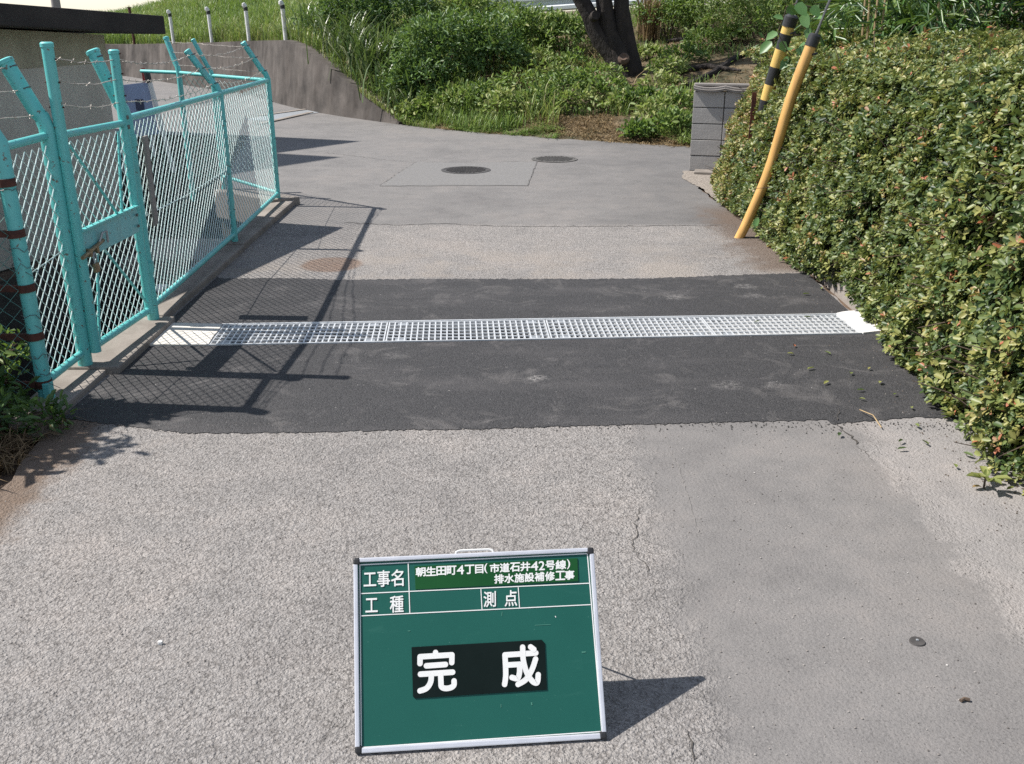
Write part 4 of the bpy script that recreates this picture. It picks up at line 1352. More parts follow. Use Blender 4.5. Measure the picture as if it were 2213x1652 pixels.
mb.add(vs, fs)
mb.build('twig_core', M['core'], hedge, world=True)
# visible twigs
mb = MB()
P, Nn = hedge_surface(1100, 'face')
for i in range(len(P)):
    a = Vector(P[i] - Nn[i] * .13)
    b = Vector(P[i] + Nn[i] * RNG.uniform(-.03, .045)) + Vector(RNG.normal(size=3) * .07)
    if b.z > .03: mb.tube([a, (a + b) / 2 + Vector(RNG.normal(size=3) * .012), b], [.0035, .0028, .0015], 4, False)
for i in range(len(PT)):
    mb.tube([tuple(TOPBASE[i] - [0, 0, .05]), tuple(PT[i])], [.003, .0018], 4, False)
for i in range(14):
    P1, _ = hedge_surface(1, 'top')
    a = Vector(P1[0])
    mb.tube([a, a + Vector((RNG.normal() * .06, RNG.normal() * .06, RNG.uniform(.06, .16)))], [.004, .002], 4, False)
mb.build('twig', M['twig'], hedge, world=True)['kind'] = 'stuff'

# shoots sticking up from the hedge top and a low sprig at the near foot
for i, (x, y, z, L_) in enumerate([(1.80, 3.33, .02, .075)]):
    n = 9
    P = np.tile([x, y, z + .02], (n, 1)) + RNG.normal(size=(n, 3)) * [.012, .012, .004]
    az = np.linspace(0, 6.28, n, endpoint=False) + RNG.normal(size=n) * .2
    D = np.stack([np.cos(az), np.sin(az), np.full(n, .35)], 1)
    Nn = np.tile([0, 0, 1.0], (n, 1)) - D * .3
    ll = L_ * RNG.uniform(.8, 1.2, n)
    sp = empty('sprig', (x, y, 0), 'bright green leafy sprig at the foot of the hedge in the near right corner', 'plant')
    leaves('leaf_cluster', P, D, Nn, ll, ll * .42, RNG.uniform(.55, .75, n), M['hedge'], sp, None)
    MB().tube([(x, y, -.01), (x, y, z + .03)], .004, 5).build('stem', M['twig'], sp, world=True)

# vine leaves climbing over the banded guard
vine = empty('vine', (2.34, 8.66, 0), 'large-leaved green vine over the top of the banded cable guard', 'plant')
vp = [(1680, 70), (1693, 40), (1735, 30), (1730, 100), (1702, 110), (1745, 60), (1700, 15), (1720, 8), (1752, 15), (1690, 88), (1740, 95), (1712, 125), (1760, 40), (1668, 90)]
P = np.array([tuple(AT(x, y, 8.60 + RNG.uniform(-.05, .03))) for x, y in vp])
n = len(P)
D = unit(RNG.normal(size=(n, 3)) * [.7, .3, .35] + [-.1, -.1, -.45])
Nn = unit(np.tile([-.45, -.6, .6], (n, 1)) + RNG.normal(size=(n, 3)) * .25)
ll = RNG.uniform(.09, .16, n)
leaves('leaf', P, D, Nn, ll, ll * .72, RNG.random(n), M['vine'], vine, 'stuff', fold=.12, wide=.40)
mb = MB()
q = [Vector((2.2, 8.7, .2))] + [Vector(P[i]) for i in (11, 4, 0, 1, 6, 7, 8)]
mb.tube(q, .004, 5)
mb.build('stem', M['twig'], vine, world=True)
gl = empty('vine', (1.98, 7.72, 0), 'single pale green vine leaf beside the foot of the plain yellow guard', 'plant')
P = np.array([tuple(AT(1640, 470, 7.70)), tuple(AT(1650, 462, 7.72))])
leaves('leaf', P, np.array([[-.3, -.1, -.75], [.5, 0, .2]]), np.array([[-.5, -.6, .5], [-.3, -.5, .7]]), np.array([.085, .06]), np.array([.06, .04]), np.array([.6, .3]), M['vine'], gl, None)
MB().tube([(2.05, 7.78, .0), tuple(P[0])], .003, 5).build('stem', M['twig'], gl, world=True)

# ================================================================== BAMBOO behind the hedge
def bamboo(c, rad, n, label, seed, t0):
    root = empty('bamboo_clump', (c[0], c[1], 0), label, 'bamboo', 'bamboo behind the hedge')
    d = rand_dirs(n)
    rr_ = RNG.random(n) ** .5 * (1 + .25 * lump(d, 2.5, seed))
    P = np.array(c) + d * rr_[:, None] * np.array(rad)
    keep = (P[:, 2] > .6) & (lump(P, 3.2, seed + 1) > -.45)
    P = P[keep]
    m = len(P)
    az = RNG.uniform(0, 6.28, m)
    D = np.stack([np.cos(az) * .8 - .25, np.sin(az) * .8 - .35, RNG.uniform(-.9, .35, m)], 1)
    Nn = unit(np.stack([-.3 * np.ones(m), -.2 * np.ones(m), np.ones(m)], 1) + RNG.normal(size=(m, 3)) * .4)
    ll = RNG.uniform(.10, .21, m)
    tint = np.clip(t0 + .22 * lump(P, 2.5, seed + 2) + RNG.normal(size=m) * .17, 0, 1)
    leaves('foliage', P, D, Nn, ll, ll * .14, tint, M['bamboo'], root, 'stuff', fold=.15, curl=.28, wide=.42)
    rs = random.Random(seed)
    for i in range(7):
        x, y = c[0] + rs.uniform(-.6, .6) * rad[0], c[1] + rs.uniform(-.6, .6) * rad[1]
        MB().tube([(x, y, -.05), (x + rs.uniform(-.2, .2), y, c[2] + rad[2] * .6)], [.016, .008], 6).build('cane', M['dry'], root, world=True)
bamboo((3.35, 8.9, 1.62), (.75, .6, .42), 1500, 'bright arching bamboo leaves above the middle of the hedge top', 4, .66)
bamboo((4.7, 9.4, 2.0), (1.0, .9, .9), 3000, 'dark bamboo thicket above the hedge near the right edge', 6, .40)
bamboo((5.7, 8.6, 1.9), (.9, .9, .9), 2400, 'bamboo leaning over the hedge in the top right corner', 9, .46)
bush('dark_shrub', (4.6, 10.8, 0), (2.0, 1.0, 1.9), 9000, .08, .45, M['bush'], 'deep green shrub filling the gap behind the bamboo', 'shrub', None, .25, seed=12)
bush('dark_shrub', (6.6, 9.7, 0), (1.5, 1.2, 1.9), 6000, .08, .45, M['bush'], 'shadowy shrub behind the bamboo in the far right corner', 'shrub', None, .2, seed=13)

# ================================================================== TREE on the bank
tx, ty = 1.88, 17.0
tz = float(bank_z(np.array([tx]), np.array([ty]))[0])
tree = empty('tree', (tx, ty, tz), 'dark-barked tree dividing into three trunks on the weedy bank', 'tree')
def T(x, y, dy=0):
    p = AT(x, y, ty + dy)
    return p - Vector((tx, ty, tz))
mb = MB()
mb.tube([T(1354, 200), T(1350, 165), T(1338, 135), T(1318, 108, .0), T(1298, 85), T(1282, 58), T(1274, 35), T(1255, 0), T(1240, -30), Vector((-1.35, .2, 2.6)), Vector((-2.1, .4, 4.2))], [.30, .25, .20, .165, .145, .135, .130, .120, .12, .10, .05], 12)
mb.tube([T(1352, 175), T(1345, 140), T(1332, 105, -.05), T(1318, 70), T(1308, 25), T(1302, -20), Vector((-.35, .0, 2.6)), Vector((-.6, -.3, 4.6))], [.25, .22, .165, .14, .135, .13, .12, .06], 12)
mb.tube([T(1358, 175), T(1358, 140), T(1355, 105, .03), T(1349, 65), T(1343, 20), T(1342, -20), Vector((.35, .1, 2.6)), Vector((1.1, .4, 4.6))], [.25, .22, .165, .14, .13, .125, .12, .06], 12)
tr_ = mb.build('trunk', M['bark'], tree, True)
dm = tr_.data
co = np.empty(len(dm.vertices) * 3)
dm.vertices.foreach_get('co', co)
co = co.reshape(-1, 3)
co += (.03 * lump(co, 7, 4))[:, None] * unit(RNG.normal(size=co.shape))
dm.vertices.foreach_set('co', co.ravel())
MB().tube([T(1348, 128, -.22), T(1348, 128, -.265), T(1348, 126, -.275)], [.10, .085, .05], 12).build('pruning_scar', M['barkcut'], tree, True)
MB().tube([T(1283, 37, -.1), T(1288, 33, -.22)], [.09, .07], 10).build('branch_stub', M['bark'], tree, True)
mb = MB()
rs = random.Random(2)
for (b0_, e0_) in (((-1.6, .3, 3.2), (-3.0, -.6, 5.0)), ((-.5, -.1, 3.6), (-.2, -1.8, 5.2)), ((.7, .2, 3.4), (2.4, -.6, 4.8)), ((.9, .3, 4.2), (1.6, 1.4, 5.8)), ((-1.9, .3, 3.9), (-1.2, 1.2, 5.8))):
    b0_, e0_ = Vector(b0_), Vector(e0_)
    mb.tube([b0_, (b0_ + e0_) / 2 + Vector((0, 0, .2)), e0_], [.07, .045, .015], 7)
mb.build('limb', M['bark'], tree, True)
cp, cn = [], []
for i in range(26):
    c = np.array([rs.uniform(-3.0, 2.8), rs.uniform(-1.6, 1.8), rs.uniform(4.2, 6.4)])
    d = rand_dirs(330)
    cp.append(c + d * (RNG.random(330) ** .4)[:, None] * np.array([.75, .7, .45]))
    cn.append(d)
P = np.concatenate(cp) + [tx, ty, tz]
d = np.concatenate(cn)
m = len(P)
ll = RNG.uniform(.05, .10, m)
leaves('crown', P, unit(d + rand_dirs(m)), unit(rand_dirs(m) * .6 + [0, 0, 1]), ll, ll * .5, np.clip(.45 + RNG.normal(size=m) * .2, 0, 1), M['bush'], tree, 'stuff')

# ================================================================== GUARD RAIL at the top of the bank
gr = empty('guard_rail', (1.0, 22.6, 1.3), 'pale steel guard rail along the top of the bank behind the tree', 'guard rail')
def railpt(x):
    y = np.interp(x, [-4, 0, 4, 9], [23.6, 23.0, 21.6, 19.6])
    zb = np.interp(x, [-4, -1.5, 0, 4.1, 9], [1.86, 1.74, 1.66, 1.93, 2.3])
    return Vector((x, float(y), float(zb)))
prof = [(0, 0), (-.05, .03), (-.05, .10), (0, .145), (0, .205), (-.05, .25), (-.05, .32), (0, .35)]
vs = []
xsr = np.linspace(-3.5, 9, 40)
for x in xsr:
    p = railpt(x)
    vs += [(p.x, p.y + dy, p.z + dz) for dy, dz in prof]
k_ = len(prof)
mb = MB().add(vs, [(i * k_ + j, (i + 1) * k_ + j, (i + 1) * k_ + j + 1, i * k_ + j + 1) for i in range(len(xsr) - 1) for j in range(k_ - 1)])
o = mb.build('beam', M['rail'], gr, False, world=True)
sol = o.modifiers.new('s', 'SOLIDIFY')
sol.thickness = .006
for x in (-2.4, -.4, 1.6, 3.86, 5.6, 7.6):
    p = railpt(x)
    zb = float(bank_z(np.array([x]), np.array([p.y + .08]))[0])
    MB().tube([(x, p.y + .10 if x != 3.86 else p.y - .02, zb - .3), (x, p.y + .10 if x != 3.86 else p.y - .02, p.z + .42)], .068, 12).build('post', M['white'], gr, True, world=True)

# ================================================================== BANK VEGETATION
def bz(x, y):
    return float(bank_z(np.array([x]), np.array([y]))[0])


def on_bank(px, py):                     # where a sight line meets the bank
    d = _ray(px, py)
    best = None
    for k in range(300):
        Y = 12.5 + k * .06
        t = Y / d.y
        x, z = d.x * t, CAM_H + d.z * t
        ye_, _ = edge_at(np.array([x]))
        if Y < float(ye_[0]): continue
        if z <= bz(x, Y): return Vector((x, Y, z))
    Y = 24
    return Vector((d.x * Y / d.y, Y, bz(d.x * Y / d.y, Y)))


# tall bushes on the left half of the bank
for i, (px, py, rad, n, t0, lab) in enumerate([
        (770, 95, (.75, .7, .85), 4200, .30, 'dark green bush at the left end of the overgrown bank'),
        (860, 85, (.85, .7, .85), 5000, .45, 'tall leafy bush behind the reeds left of the bank'),
        (955, 165, (.80, .7, .72), 5200, .48, 'dense round bush in the middle of the left bank'),
        (1010, 75, (.9, .7, .62), 5000, .62, 'bright feathery bush below the guard rail left of the tree'),
        (1060, 150, (.72, .6, .58), 3800, .36, 'dark green bush just left of the grassy slope'),
        (1120, 110, (.85, .65, .55), 4200, .55, 'spreading green bush under the guard rail'),
        (1215, 95, (.72, .6, .46), 3200, .52, 'grassy green bush left of the tree trunk'),
        (905, 205, (.52, .45, .50), 2600, .42, 'small dark bush low on the bank beside the reeds')]):
    p = on_bank(px, py + 25)
    bush('bush', p, rad, n, .085, .38, M['bush' if t0 < .5 else 'weed'], lab, 'bush', 'bushes on the left bank', t0 + .12 if t0 < .5 else t0 + .06, .28, seed=100 + i)
for i, (px, py, rad, n, t0, lab) in enumerate([
        (1440, 45, (.7, .6, .42), 2600, .32, 'dark low bush behind the dead brown plant'),
        (1530, 40, (.9, .7, .50), 3600, .60, 'bright green bush under the guard rail right of the white rail post'),
        (1640, 55, (.95, .7, .60), 4200, .62, 'fern-like bright green bush near the top of the right bank'),
        (1720, 75, (.8, .7, .60), 3600, .55, 'green bush behind the cable guards'),
        (1800, 30, (.9, .8, .75), 3600, .50, 'leafy bush at the top of the bank behind the vine')]):
    p = on_bank(px, py + 30)
    bush('bush', p, rad, n, .075, .36, M['weed'], lab, 'bush', 'bushes on the right bank', t0 + .05, .24, seed=140 + i)
# leafy weeds lower on the slope
wl = [(900, 262, .30), (945, 250, .36), (1000, 245, .42), (1050, 235, .42), (1090, 250, .36), (1130, 215, .45), (1165, 240, .34), (1190, 190, .42), (1225, 215, .42), (1255, 245, .38), (1290, 190, .36), (1310, 225, .40), (1345, 240, .26), (1390, 235, .30), (1420, 270, .34), (1455, 250, .36), (1462, 290, .30), (1445, 170, .30), (1480, 140, .30), (1400, 130, .24), (1520, 110, .34), (1230, 160, .35), (1160, 160, .40), (1380, 300, .20), (1425, 205, .28), (1580, 95, .30)]
wtxt = ['bright leafy weed clump', 'soft green weed clump', 'pale nettle-like weed clump', 'dark weed clump', 'yellowish weed clump']
where = ['beside the grass by the wall end', 'at the road edge left of centre', 'on the lower left slope', 'in the middle of the left slope', 'above the trimmed verge', 'high on the left slope', 'near the cut grass', 'below the spreading bush', 'left of the bare earth', 'above the bare earth', 'just left of the tree foot', 'below the tree', 'above the right end of the bare earth', 'right of the bare earth', 'left of the block wall', 'close to the block wall', 'against the foot of the block wall', 'right of the tree shadow', 'upslope from the block wall', 'right behind the tree', 'under the right bushes', 'left of the tree, halfway up', 'below the bushes on the left', 'flat on the road edge near the block wall', 'between the tree and block wall', 'under the fern-like bush']
for i, (px, py, s) in enumerate(wl):
    p = on_bank(px, py)
    bush('weed_clump', p, (s * 1.05, s * .8, s * .60), 520, .078, .46, M['weed'], wtxt[i % 5] + ' ' + where[i], 'weed', 'weeds on the bank', [.62, .52, .74, .40, .84][i % 5], .25, seed=200 + i, stems=4)
# reeds
for i, (px, py, h_, nb_) in enumerate([(720, 85, .85, 90), (765, 130, .95, 110), (800, 165, .95, 120), (835, 150, .9, 110), (860, 205, .75, 100), (750, 60, .9, 80), (900, 235, .5, 80), (885, 140, .8, 90), (690, 75, .7, 70)]):
    p = on_bank(px, py + 10)
    root = empty('reed_clump', p, ['arching reed clump at the top of the retaining wall', 'tall reed clump where the wall starts to drop', 'silvery reed clump halfway down the wall slope', 'reed clump in front of the tall bush', 'reed clump low beside the wall', 'reeds at the back by the dark bush', 'small reed tuft at the wall foot', 'reeds mixed into the dense bush', 'leftmost reed tuft hanging over the wall top'][i], 'reeds', 'reeds along the retaining wall')
    nb_ = int(nb_ * 1.7)
    P = np.array(p) + RNG.normal(size=(nb_, 3)) * [.24, .20, 0]
    H = h_ * RNG.uniform(.6, 1.25, nb_)
    blades('blade', P, RNG.uniform(0, 6.28, nb_), H, H * RNG.uniform(.3, .95, nb_), RNG.uniform(.018, .034, nb_), np.clip(.62 + RNG.normal(size=nb_) * .28, 0, 1), M['reed'], root, 'stuff', 1.6)
# dead brown plant
p = on_bank(1400, 88)
root = empty('dead_plant', p, 'dry brown dead plant standing right of the tree trunk', 'dead plant')
nb_ = 160
P = np.array(p) + RNG.normal(size=(nb_, 3)) * [.10, .10, 0]
H = RNG.uniform(.4, .95, nb_)
blades('stalk', P, RNG.uniform(0, 6.28, nb_), H, H * RNG.uniform(.1, .5, nb_), RNG.uniform(.01, .03, nb_), RNG.random(nb_) * .6, M['straw'], root, 'stuff', .6)
# fallen branches
for i, (pts, r_) in enumerate([([(1480, 195), (1540, 165), (1600, 125), (1650, 105)], .05), ([(1440, 95), (1500, 88), (1560, 78)], .03), ([(1470, 160), (1530, 150), (1600, 160)], .045)]):
    q = [on_bank(*a) + Vector((0, 0, .05)) for a in pts]
    o = MB().tube(q, [r_] * (len(q) - 1) + [r_ * .4], 8).build('fallen_branch', M['bark'], None, True)
    tag(o, ['thick dark fallen branch above the block wall', 'thin fallen branch below the fern-like bush', 'dark log lying in the shade right of the tree'][i], 'branch')


# grass (uncountable)
def grass_field(name, n, xr, smax, hgt, wid, t0, mat, label, dens=None, seed=0, smin=0.0, leanf=.55, ybase=None):
    x = RNG.uniform(xr[0], xr[1], n)
    ye_, _ = edge_at(x)
    s = smin + (smax - smin) * RNG.random(n) ** 1.15
    y = ye_ + s
    P0_ = np.stack([x, y, 0 * x], 1)
    k = np.ones(n, bool)
    if dens is not None: k = dens(x, y, s, P0_)
    x, y, s = x[k], y[k], s[k]
    m = len(x)
    P = np.stack([x, y, bank_z(x, y) - .01], 1)
    H = hgt * RNG.uniform(.45, 1.25, m) * (1 + .3 * lump(P, 1.5, seed))
    tint = np.clip(t0 + .18 * lump(P, .9, seed + 1) + RNG.normal(size=m) * .16, 0, 1)
    o = blades(name, P, RNG.uniform(0, 6.28, m), H, H * RNG.uniform(.15, 1.2, m) * leanf * 1.6, wid * RNG.uniform(.6, 1.3, m), tint, mat, None, 'stuff')
    tag(o, label, 'grass', None, 'stuff')
    return o


grass_field('bank_grass', 60000, (-17, -3.4), 9.0, .36, .018, .66, M['grass'], 'bright tall grass on the bank above the retaining wall', seed=1, smin=.12)
grass_field('slope_grass', 34000, (-3.4, 3.4), 9.0, .24, .013, .60, M['grass'], 'green grass growing over the left slope between the weeds', lambda x, y, s, P: (lump(P, 1.5, 5) > np.interp(x, [-3, -.5, 0.6, 1.3, 3.4], [-1.0, -.45, 0, .45, .6])) & ~((((x - 1.05) / .95) ** 2 + ((s - .62) / .50) ** 2) < 1 + .4 * lump(P, 5, 15)), seed=3)
grass_field('tall_grass', 11000, (-3.6, .7), 8.5, .44, .015, .72, M['grass'], 'long arching bright grass blades rising through the bushes on the left slope', lambda x, y, s, P: (lump(P, 1.9, 35) > np.interp(x, [-3.4, -1, 1, 2.2], [-.5, -.2, .2, .45])) & (s > .5), seed=33, leanf=.7)
grass_field('straw_stems', 3500, (-3.0, 2.0), 8.0, .34, .010, .6, M['straw'], 'dry straw stems standing among the weeds on the bank', lambda x, y, s, P: lump(P, 1.4, 45) > .1, seed=43, leanf=1.0)
grass_field('thin_grass', 9000, (2.2, 8.5), 9.5, .20, .013, .50, M['grass'], 'thin grass on the shaded brown slope right of the tree', lambda x, y, s, P: (lump(P, 1.6, 6) > np.where(s > 5.5, -1, .25)), seed=5)
grass_field('cut_grass', 12000, (-2.0, 3.0), 1.3, .055, .010, .60, M['straw'], 'pale cut straw lying along the road edge', lambda x, y, s, P: (lump(P, 2.2, 8) > -.1), seed=7, smin=-.10, leanf=2.2)
grass_field('verge_grass', 9000, (-1.9, 2.9), .6, .10, .011, .56, M['grass'], 'short green verge grass along the far road edge', lambda x, y, s, P: (lump(P, 2.6, 9) > np.interp(x, [-1.9, -.9, -.2, .4, 1.2, 1.6, 2.9], [-1, -.3, .15, .35, .7, .4, -.1])), seed=9, smin=-.06, leanf=1.6)
grass_field('dead_litter', 12000, (.9, 7.5), 7.5, .05, .012, .3, M['straw'], 'brown dead stems and leaf litter on the right slope', None, seed=11, leanf=2.4)
grass_field('dry_fringe', 1500, (-2.6, -1.2), .3, .10, .010, .85, M['grass'], 'yellowish grass fringe at the foot of the retaining wall end', None, seed=12, smin=-.25)

# small weeds at wall foot
for i, (px, py, s) in enumerate([(680, 228, .16), (616, 212, .10)]):
    g_ = G(px, py)
    bush('small_weed', (g_.x, g_.y, 0), (s, s * .8, s), 260, .05, .45, M['weed'], ['yellow-green weed tuft at the foot of the retaining wall', 'tiny weed at the wall foot beside the fence corner'][i], 'weed', None, .72, seed=300 + i, stems=3)

# weeds and litter by the left fence end
for i, (x, y, s, h_, t0, lab) in enumerate([(-2.36, 3.93, .22, .13, .30, 'dark green weed clump at the foot of the banded post'), (-2.66, 3.80, .30, .22, .26, 'shadowed weed clump at the left edge behind the dull mesh'), (-2.34, 3.64, .22, .10, .34, 'low weed clump in front of the left fence end'), (-2.05, 3.88, .11, .10, .4, 'small weed tuft beside the kerb end'), (-2.55, 4.55, .18, .16, .62, 'bright green weed behind the end panel mesh')]):
    bush('fence_weed', (x, y, -.03), (s, s, h_), 800 if s > .2 else 300, .05, .34, M['bush'] if t0 < .5 else M['weed'], lab, 'weed', 'weeds at the left fence end', t0, .25, seed=400 + i)
# taller plants just out of view whose leaf shadow lies on the road
bush('garden_shrub', (-3.35, 3.85, -.03), (.50, .45, 1.0), 4500, .07, .45, M['bush'], 'dense shrub just left of the fence end that shades the corner', 'shrub', None, .35, seed=431)
bush('tall_weed', (-2.86, 4.16, -.03), (.40, .17, .92), 3800, .08, .40, M['weed'], 'tall leafy weed behind the dull mesh at the left edge', 'weed', None, .4, seed=421)
bush('tall_weed', (-2.66, 3.60, -.03), (.26, .20, .55), 420, .12, .40, M['weed'], 'tall leafy weed at the left edge that shades the road', 'weed', None, .4, seed=420)
nb_ = 2600
P = np.stack([RNG.uniform(-2.75, -1.88, nb_), RNG.uniform(3.2, 4.02, nb_), np.full(nb_, -.03)], 1)
k = P[:, 0] < -1.93 + .10 * lump(P, 4, 2) - .12 * (P[:, 1] < 3.5)
P = P[k]
nb_ = len(P)
H = RNG.uniform(.03, .12, nb_)
o = blades('dry_stems', P, RNG.uniform(0, 6.28, nb_), H, H * RNG.uniform(.6, 2.2, nb_), RNG.uniform(.004, .008, nb_), RNG.random(nb_) * .5, M['straw'], None, 'stuff')
tag(o, 'tangle of dry brown stems beside the kerb in the left corner', 'dead stems')
o = MB().prism([(-2.16, 3.82), (-2.02, 3.80), (-1.99, 3.90), (-2.05, 3.98), (-2.15, 3.96)], -.03, .09).build('rubble_stone', M['stone'], bevel=.03)
tag(o, 'brown rubble stone at the end of the kerb', 'stone')

# ================================================================== SMALL THINGS ON THE ROAD
def grit(name, n, fx, fy, lo, hi, mat, label):
    x, y = fx(n), fy(n)
    r_ = RNG.uniform(lo, hi, n)
    ang_ = RNG.uniform(0, 6.28, (n, 5))
    base = np.array([[math.cos(k * 1.257), math.sin(k * 1.257)] for k in range(5)])
    V_ = np.empty((n, 6, 3))
    k_ = RNG.uniform(.7, 1.2, (n, 5))
    V_[:, :5, 0] = x[:, None] + base[None, :, 0] * r_[:, None] * k_
    V_[:, :5, 1] = y[:, None] + base[None, :, 1] * r_[:, None] * k_ * .8
    V_[:, :5, 2] = .002
    V_[:, 5] = np.stack([x, y, .002 + r_ * RNG.uniform(.7, 1.1, n)], 1)
    b_ = (np.arange(n) * 6)[:, None]
    lp_ = (b_ + np.array([0, 1, 5, 1, 2, 5, 2, 3, 5, 3, 4, 5, 4, 0, 5])).ravel()
    o = _mesh_np(name, V_.reshape(-1, 3), lp_, np.arange(5 * n) * 3, np.full(5 * n, 3), np.repeat(RNG.random(n), 5), mat, None, 'stuff')
    tag(o, label, 'gravel', None, 'stuff')
M['grit'] = leaf_mat('loose_grit', [(0, (.10, .09, .085)), (.6, (.24, .22, .205)), (.97, (.32, .30, .285)), (1, (.5, .48, .46))], .85, 0.0, spec=.2)
M['gritb'] = leaf_mat('brown_dirt_grit', [(0, (.06, .045, .035)), (.9, (.16, .125, .10)), (1, (.3, .27, .24))], .9, 0.0, spec=.2)
M['gritd'] = leaf_mat('asphalt_crumbs', [(0, (.02, .02, .02)), (.8, (.06, .058, .056)), (1, (.2, .19, .18))], .8, 0.0, spec=.3)
grit('loose_grit', 1700, lambda n: RNG.uniform(-1.9, 1.9, n), lambda n: 1.2 + 2.9 * RNG.random(n), .0015, .0042, M['grit'], 'loose pale grit scattered over the old road surface')
grit('asphalt_crumbs', 800, lambda n: RNG.uniform(-1.9, 1.95, n), lambda n: 3.93 - np.abs(RNG.normal(size=n)) * .05 + .04, .0015, .0050, M['gritd'], 'black asphalt crumbs along the near edge of the fresh asphalt')
grit('edge_grit', 800, lambda n: 1.98 - np.abs(RNG.normal(size=n)) * .16, lambda n: RNG.uniform(3.0, 9.0, n), 0.0015, .0045, M['gritb'], 'grit and dirt collected along the foot of the hedge')
lf_pts = [(1750, 640, .4), (1640, 700, .3), (1715, 750, 1), (1760, 800, .7), (1780, 765, .5), (1790, 830, .8), (1838, 815, .6), (1850, 850, .3), (1870, 870, .7), (1815, 942, .15), (1940, 963, .15), (1990, 958, .5), (1960, 975, .2), (1985, 930, .6), (1900, 835, .8), (1930, 860, .55), (1700, 770, .8), (1880, 800, .9), (1970, 890, .7), (1775, 630, .7), (1735, 690, .1), (2060, 1010, .6), (2080, 985, .4), (2110, 1035, .97), (2150, 1050, .95), (2190, 1060, .7), (2180, 1040, .93), (2120, 1060, .96)]
lmesh = []
for i, (px, py, tv) in enumerate(lf_pts):
    g_ = G(px, py)
    a_ = RNG.uniform(0, 6.28)
    P = np.array([[0, 0, .016]])
    o = leaves('fallen_leaf', P, np.array([[math.cos(a_), math.sin(a_), .05]]), np.array([[RNG.normal() * .2, RNG.normal() * .2, 1.0]]), np.array([RNG.uniform(.028, .05)]), np.array([RNG.uniform(.012, .022)]), np.array([tv]), M['hedge'])
    o.location = (g_.x, g_.y, 0)
    where_ = 'on the fresh black asphalt' if py < 905 else 'on the grey road in the near right corner' if px > 2000 else 'on the grey road just below the fresh asphalt'
    tag(o, ('dark green' if tv < .45 else 'reddish brown' if tv > .92 else 'yellow-green') + ' fallen hedge leaf lying ' + where_, 'leaf', 'fallen leaves ' + where_)
g0, g1 = G(1857, 893), G(1904, 930)
o = MB().tube([(g0.x, g0.y, .016), ((g0.x + g1.x) / 2 + .01, (g0.y + g1.y) / 2, .03), (g1.x, g1.y, .012)], .0028, 5).build('straw_stem', M['dry'])
tag(o, 'pale straw stem lying across the edge of the fresh asphalt', 'straw')
c = G(1982, 1388)
r = empty('survey_disc', (c.x, c.y, 0), 'small dark round disc set in the road right of the board', 'disc')
mb = MB()
n = 24
mb.add([(math.cos(2 * math.pi * i / n) * .021, math.sin(2 * math.pi * i / n) * .021, .0045) for i in range(n)] + [(math.cos(2 * math.pi * i / n) * .0225, math.sin(2 * math.pi * i / n) * .0225, 0) for i in range(n)], [tuple(range(n))] + [(n + i, n + (i + 1) % n, (i + 1) % n, i) for i in range(n)])
mb.build('plate', M['iron'], r)
MB().box((.001, .003, .0055), (.007, .007, .003)).build('nail_head', M['galvd'], r, bevel=.001)
c = G(2085, 1518)
o = MB().tube([(c.x - .012, c.y, .005), (c.x, c.y + .006, .007), (c.x + .013, c.y + .003, .005)], .005, 6).build('twig_bit', M['twig'])
tag(o, 'tiny dark bit of twig on the road in the lower right corner', 'twig')
c = G(405, 1604)
o = MB().box((0, 0, .006), (.014, .010, .012)).build('white_pebble', M['mortar'], bevel=.004)
c = G(347, 1393)
o.location = (c.x, c.y, 0)
tag(o, 'small white pebble on the rough asphalt left of the board', 'pebble')

# ================================================================== CHALKBOARD
BW, BH = 0.622, 0.472
bl, br = G(768, 1632), G(1307, 1599)
bx = (br - bl).normalized()
LEAN = math.atan2(.272, .386)
hor = Vector((-bx.y, bx.x, 0))
bup = (Vector((0, 0, 1)) * math.cos(LEAN) + hor * math.sin(LEAN)).normalized()
bn = bx.cross(bup).normalized()          # towards the viewer
board = empty('chalkboard', (bl.x, bl.y, 0), 'green construction chalkboard with aluminium frame standing on the road', 'chalkboard')
board.rotation_mode = 'QUATERNION'
Mb = Matrix((bx, bup, bn)).transposed()
board.rotation_quaternion = Mb.to_quaternion()
board.location = bl + bn * .004 + Vector((0, 0, .004))
# local axes: x right, y up the board, z out of the face
FWD = .020
MB().box((BW / 2, BH / 2, -.008), (BW - .012, BH - .012, .008)).build('panel', M['board'], board)
def bar(x0, y0, x1, y1, nm):
    MB().box(((x0 + x1) / 2, (y0 + y1) / 2, -.006), (x1 - x0, y1 - y0, .018)).build(nm, M['alu'], board, bevel=.003)
K = .014
bar(K, 0, BW - K, .0135, 'frame_rail')
bar(K, BH - .011, BW - K, BH, 'frame_rail')
bar(0, K, .0115, BH - K, 'frame_rail')
bar(BW - .0115, K, BW, BH - K, 'frame_rail')
for x in (0, BW - K - .003):
    for y in (0, BH - K - .003):
        MB().box((x + (K + .003) / 2, y + (K + .003) / 2, -.006), (K + .004, K + .004, .0205)).build('corner_cap', M['black'], board, bevel=.005)
MB().tube([(BW * .42, BH - .004, -.006), (BW * .425, BH + .005, -.008), (BW * .44, BH + .008, -.009), (BW * .56, BH + .008, -.009), (BW * .575, BH + .005, -.008), (BW * .58, BH - .004, -.006)], .003, 8).build('handle', M['white'], board, True)
# rear leg, hinged near the top edge
Mi = Mb.transposed()
top_mid = Vector((BW * .5, BH * .92, -.016))
w_top = Mb @ top_mid + board.location
for xo in (-.20, .20):
    foot_w = Vector((w_top.x + bx.x * xo, w_top.y + .15, .003))
    tp_ = Vector((BW * .5 + xo * .9, BH * .90, -.018))
    MB().tube([tp_, Mi @ (foot_w - board.location)], .0035, 6).build('rear_leg', M['wire'], board, True)

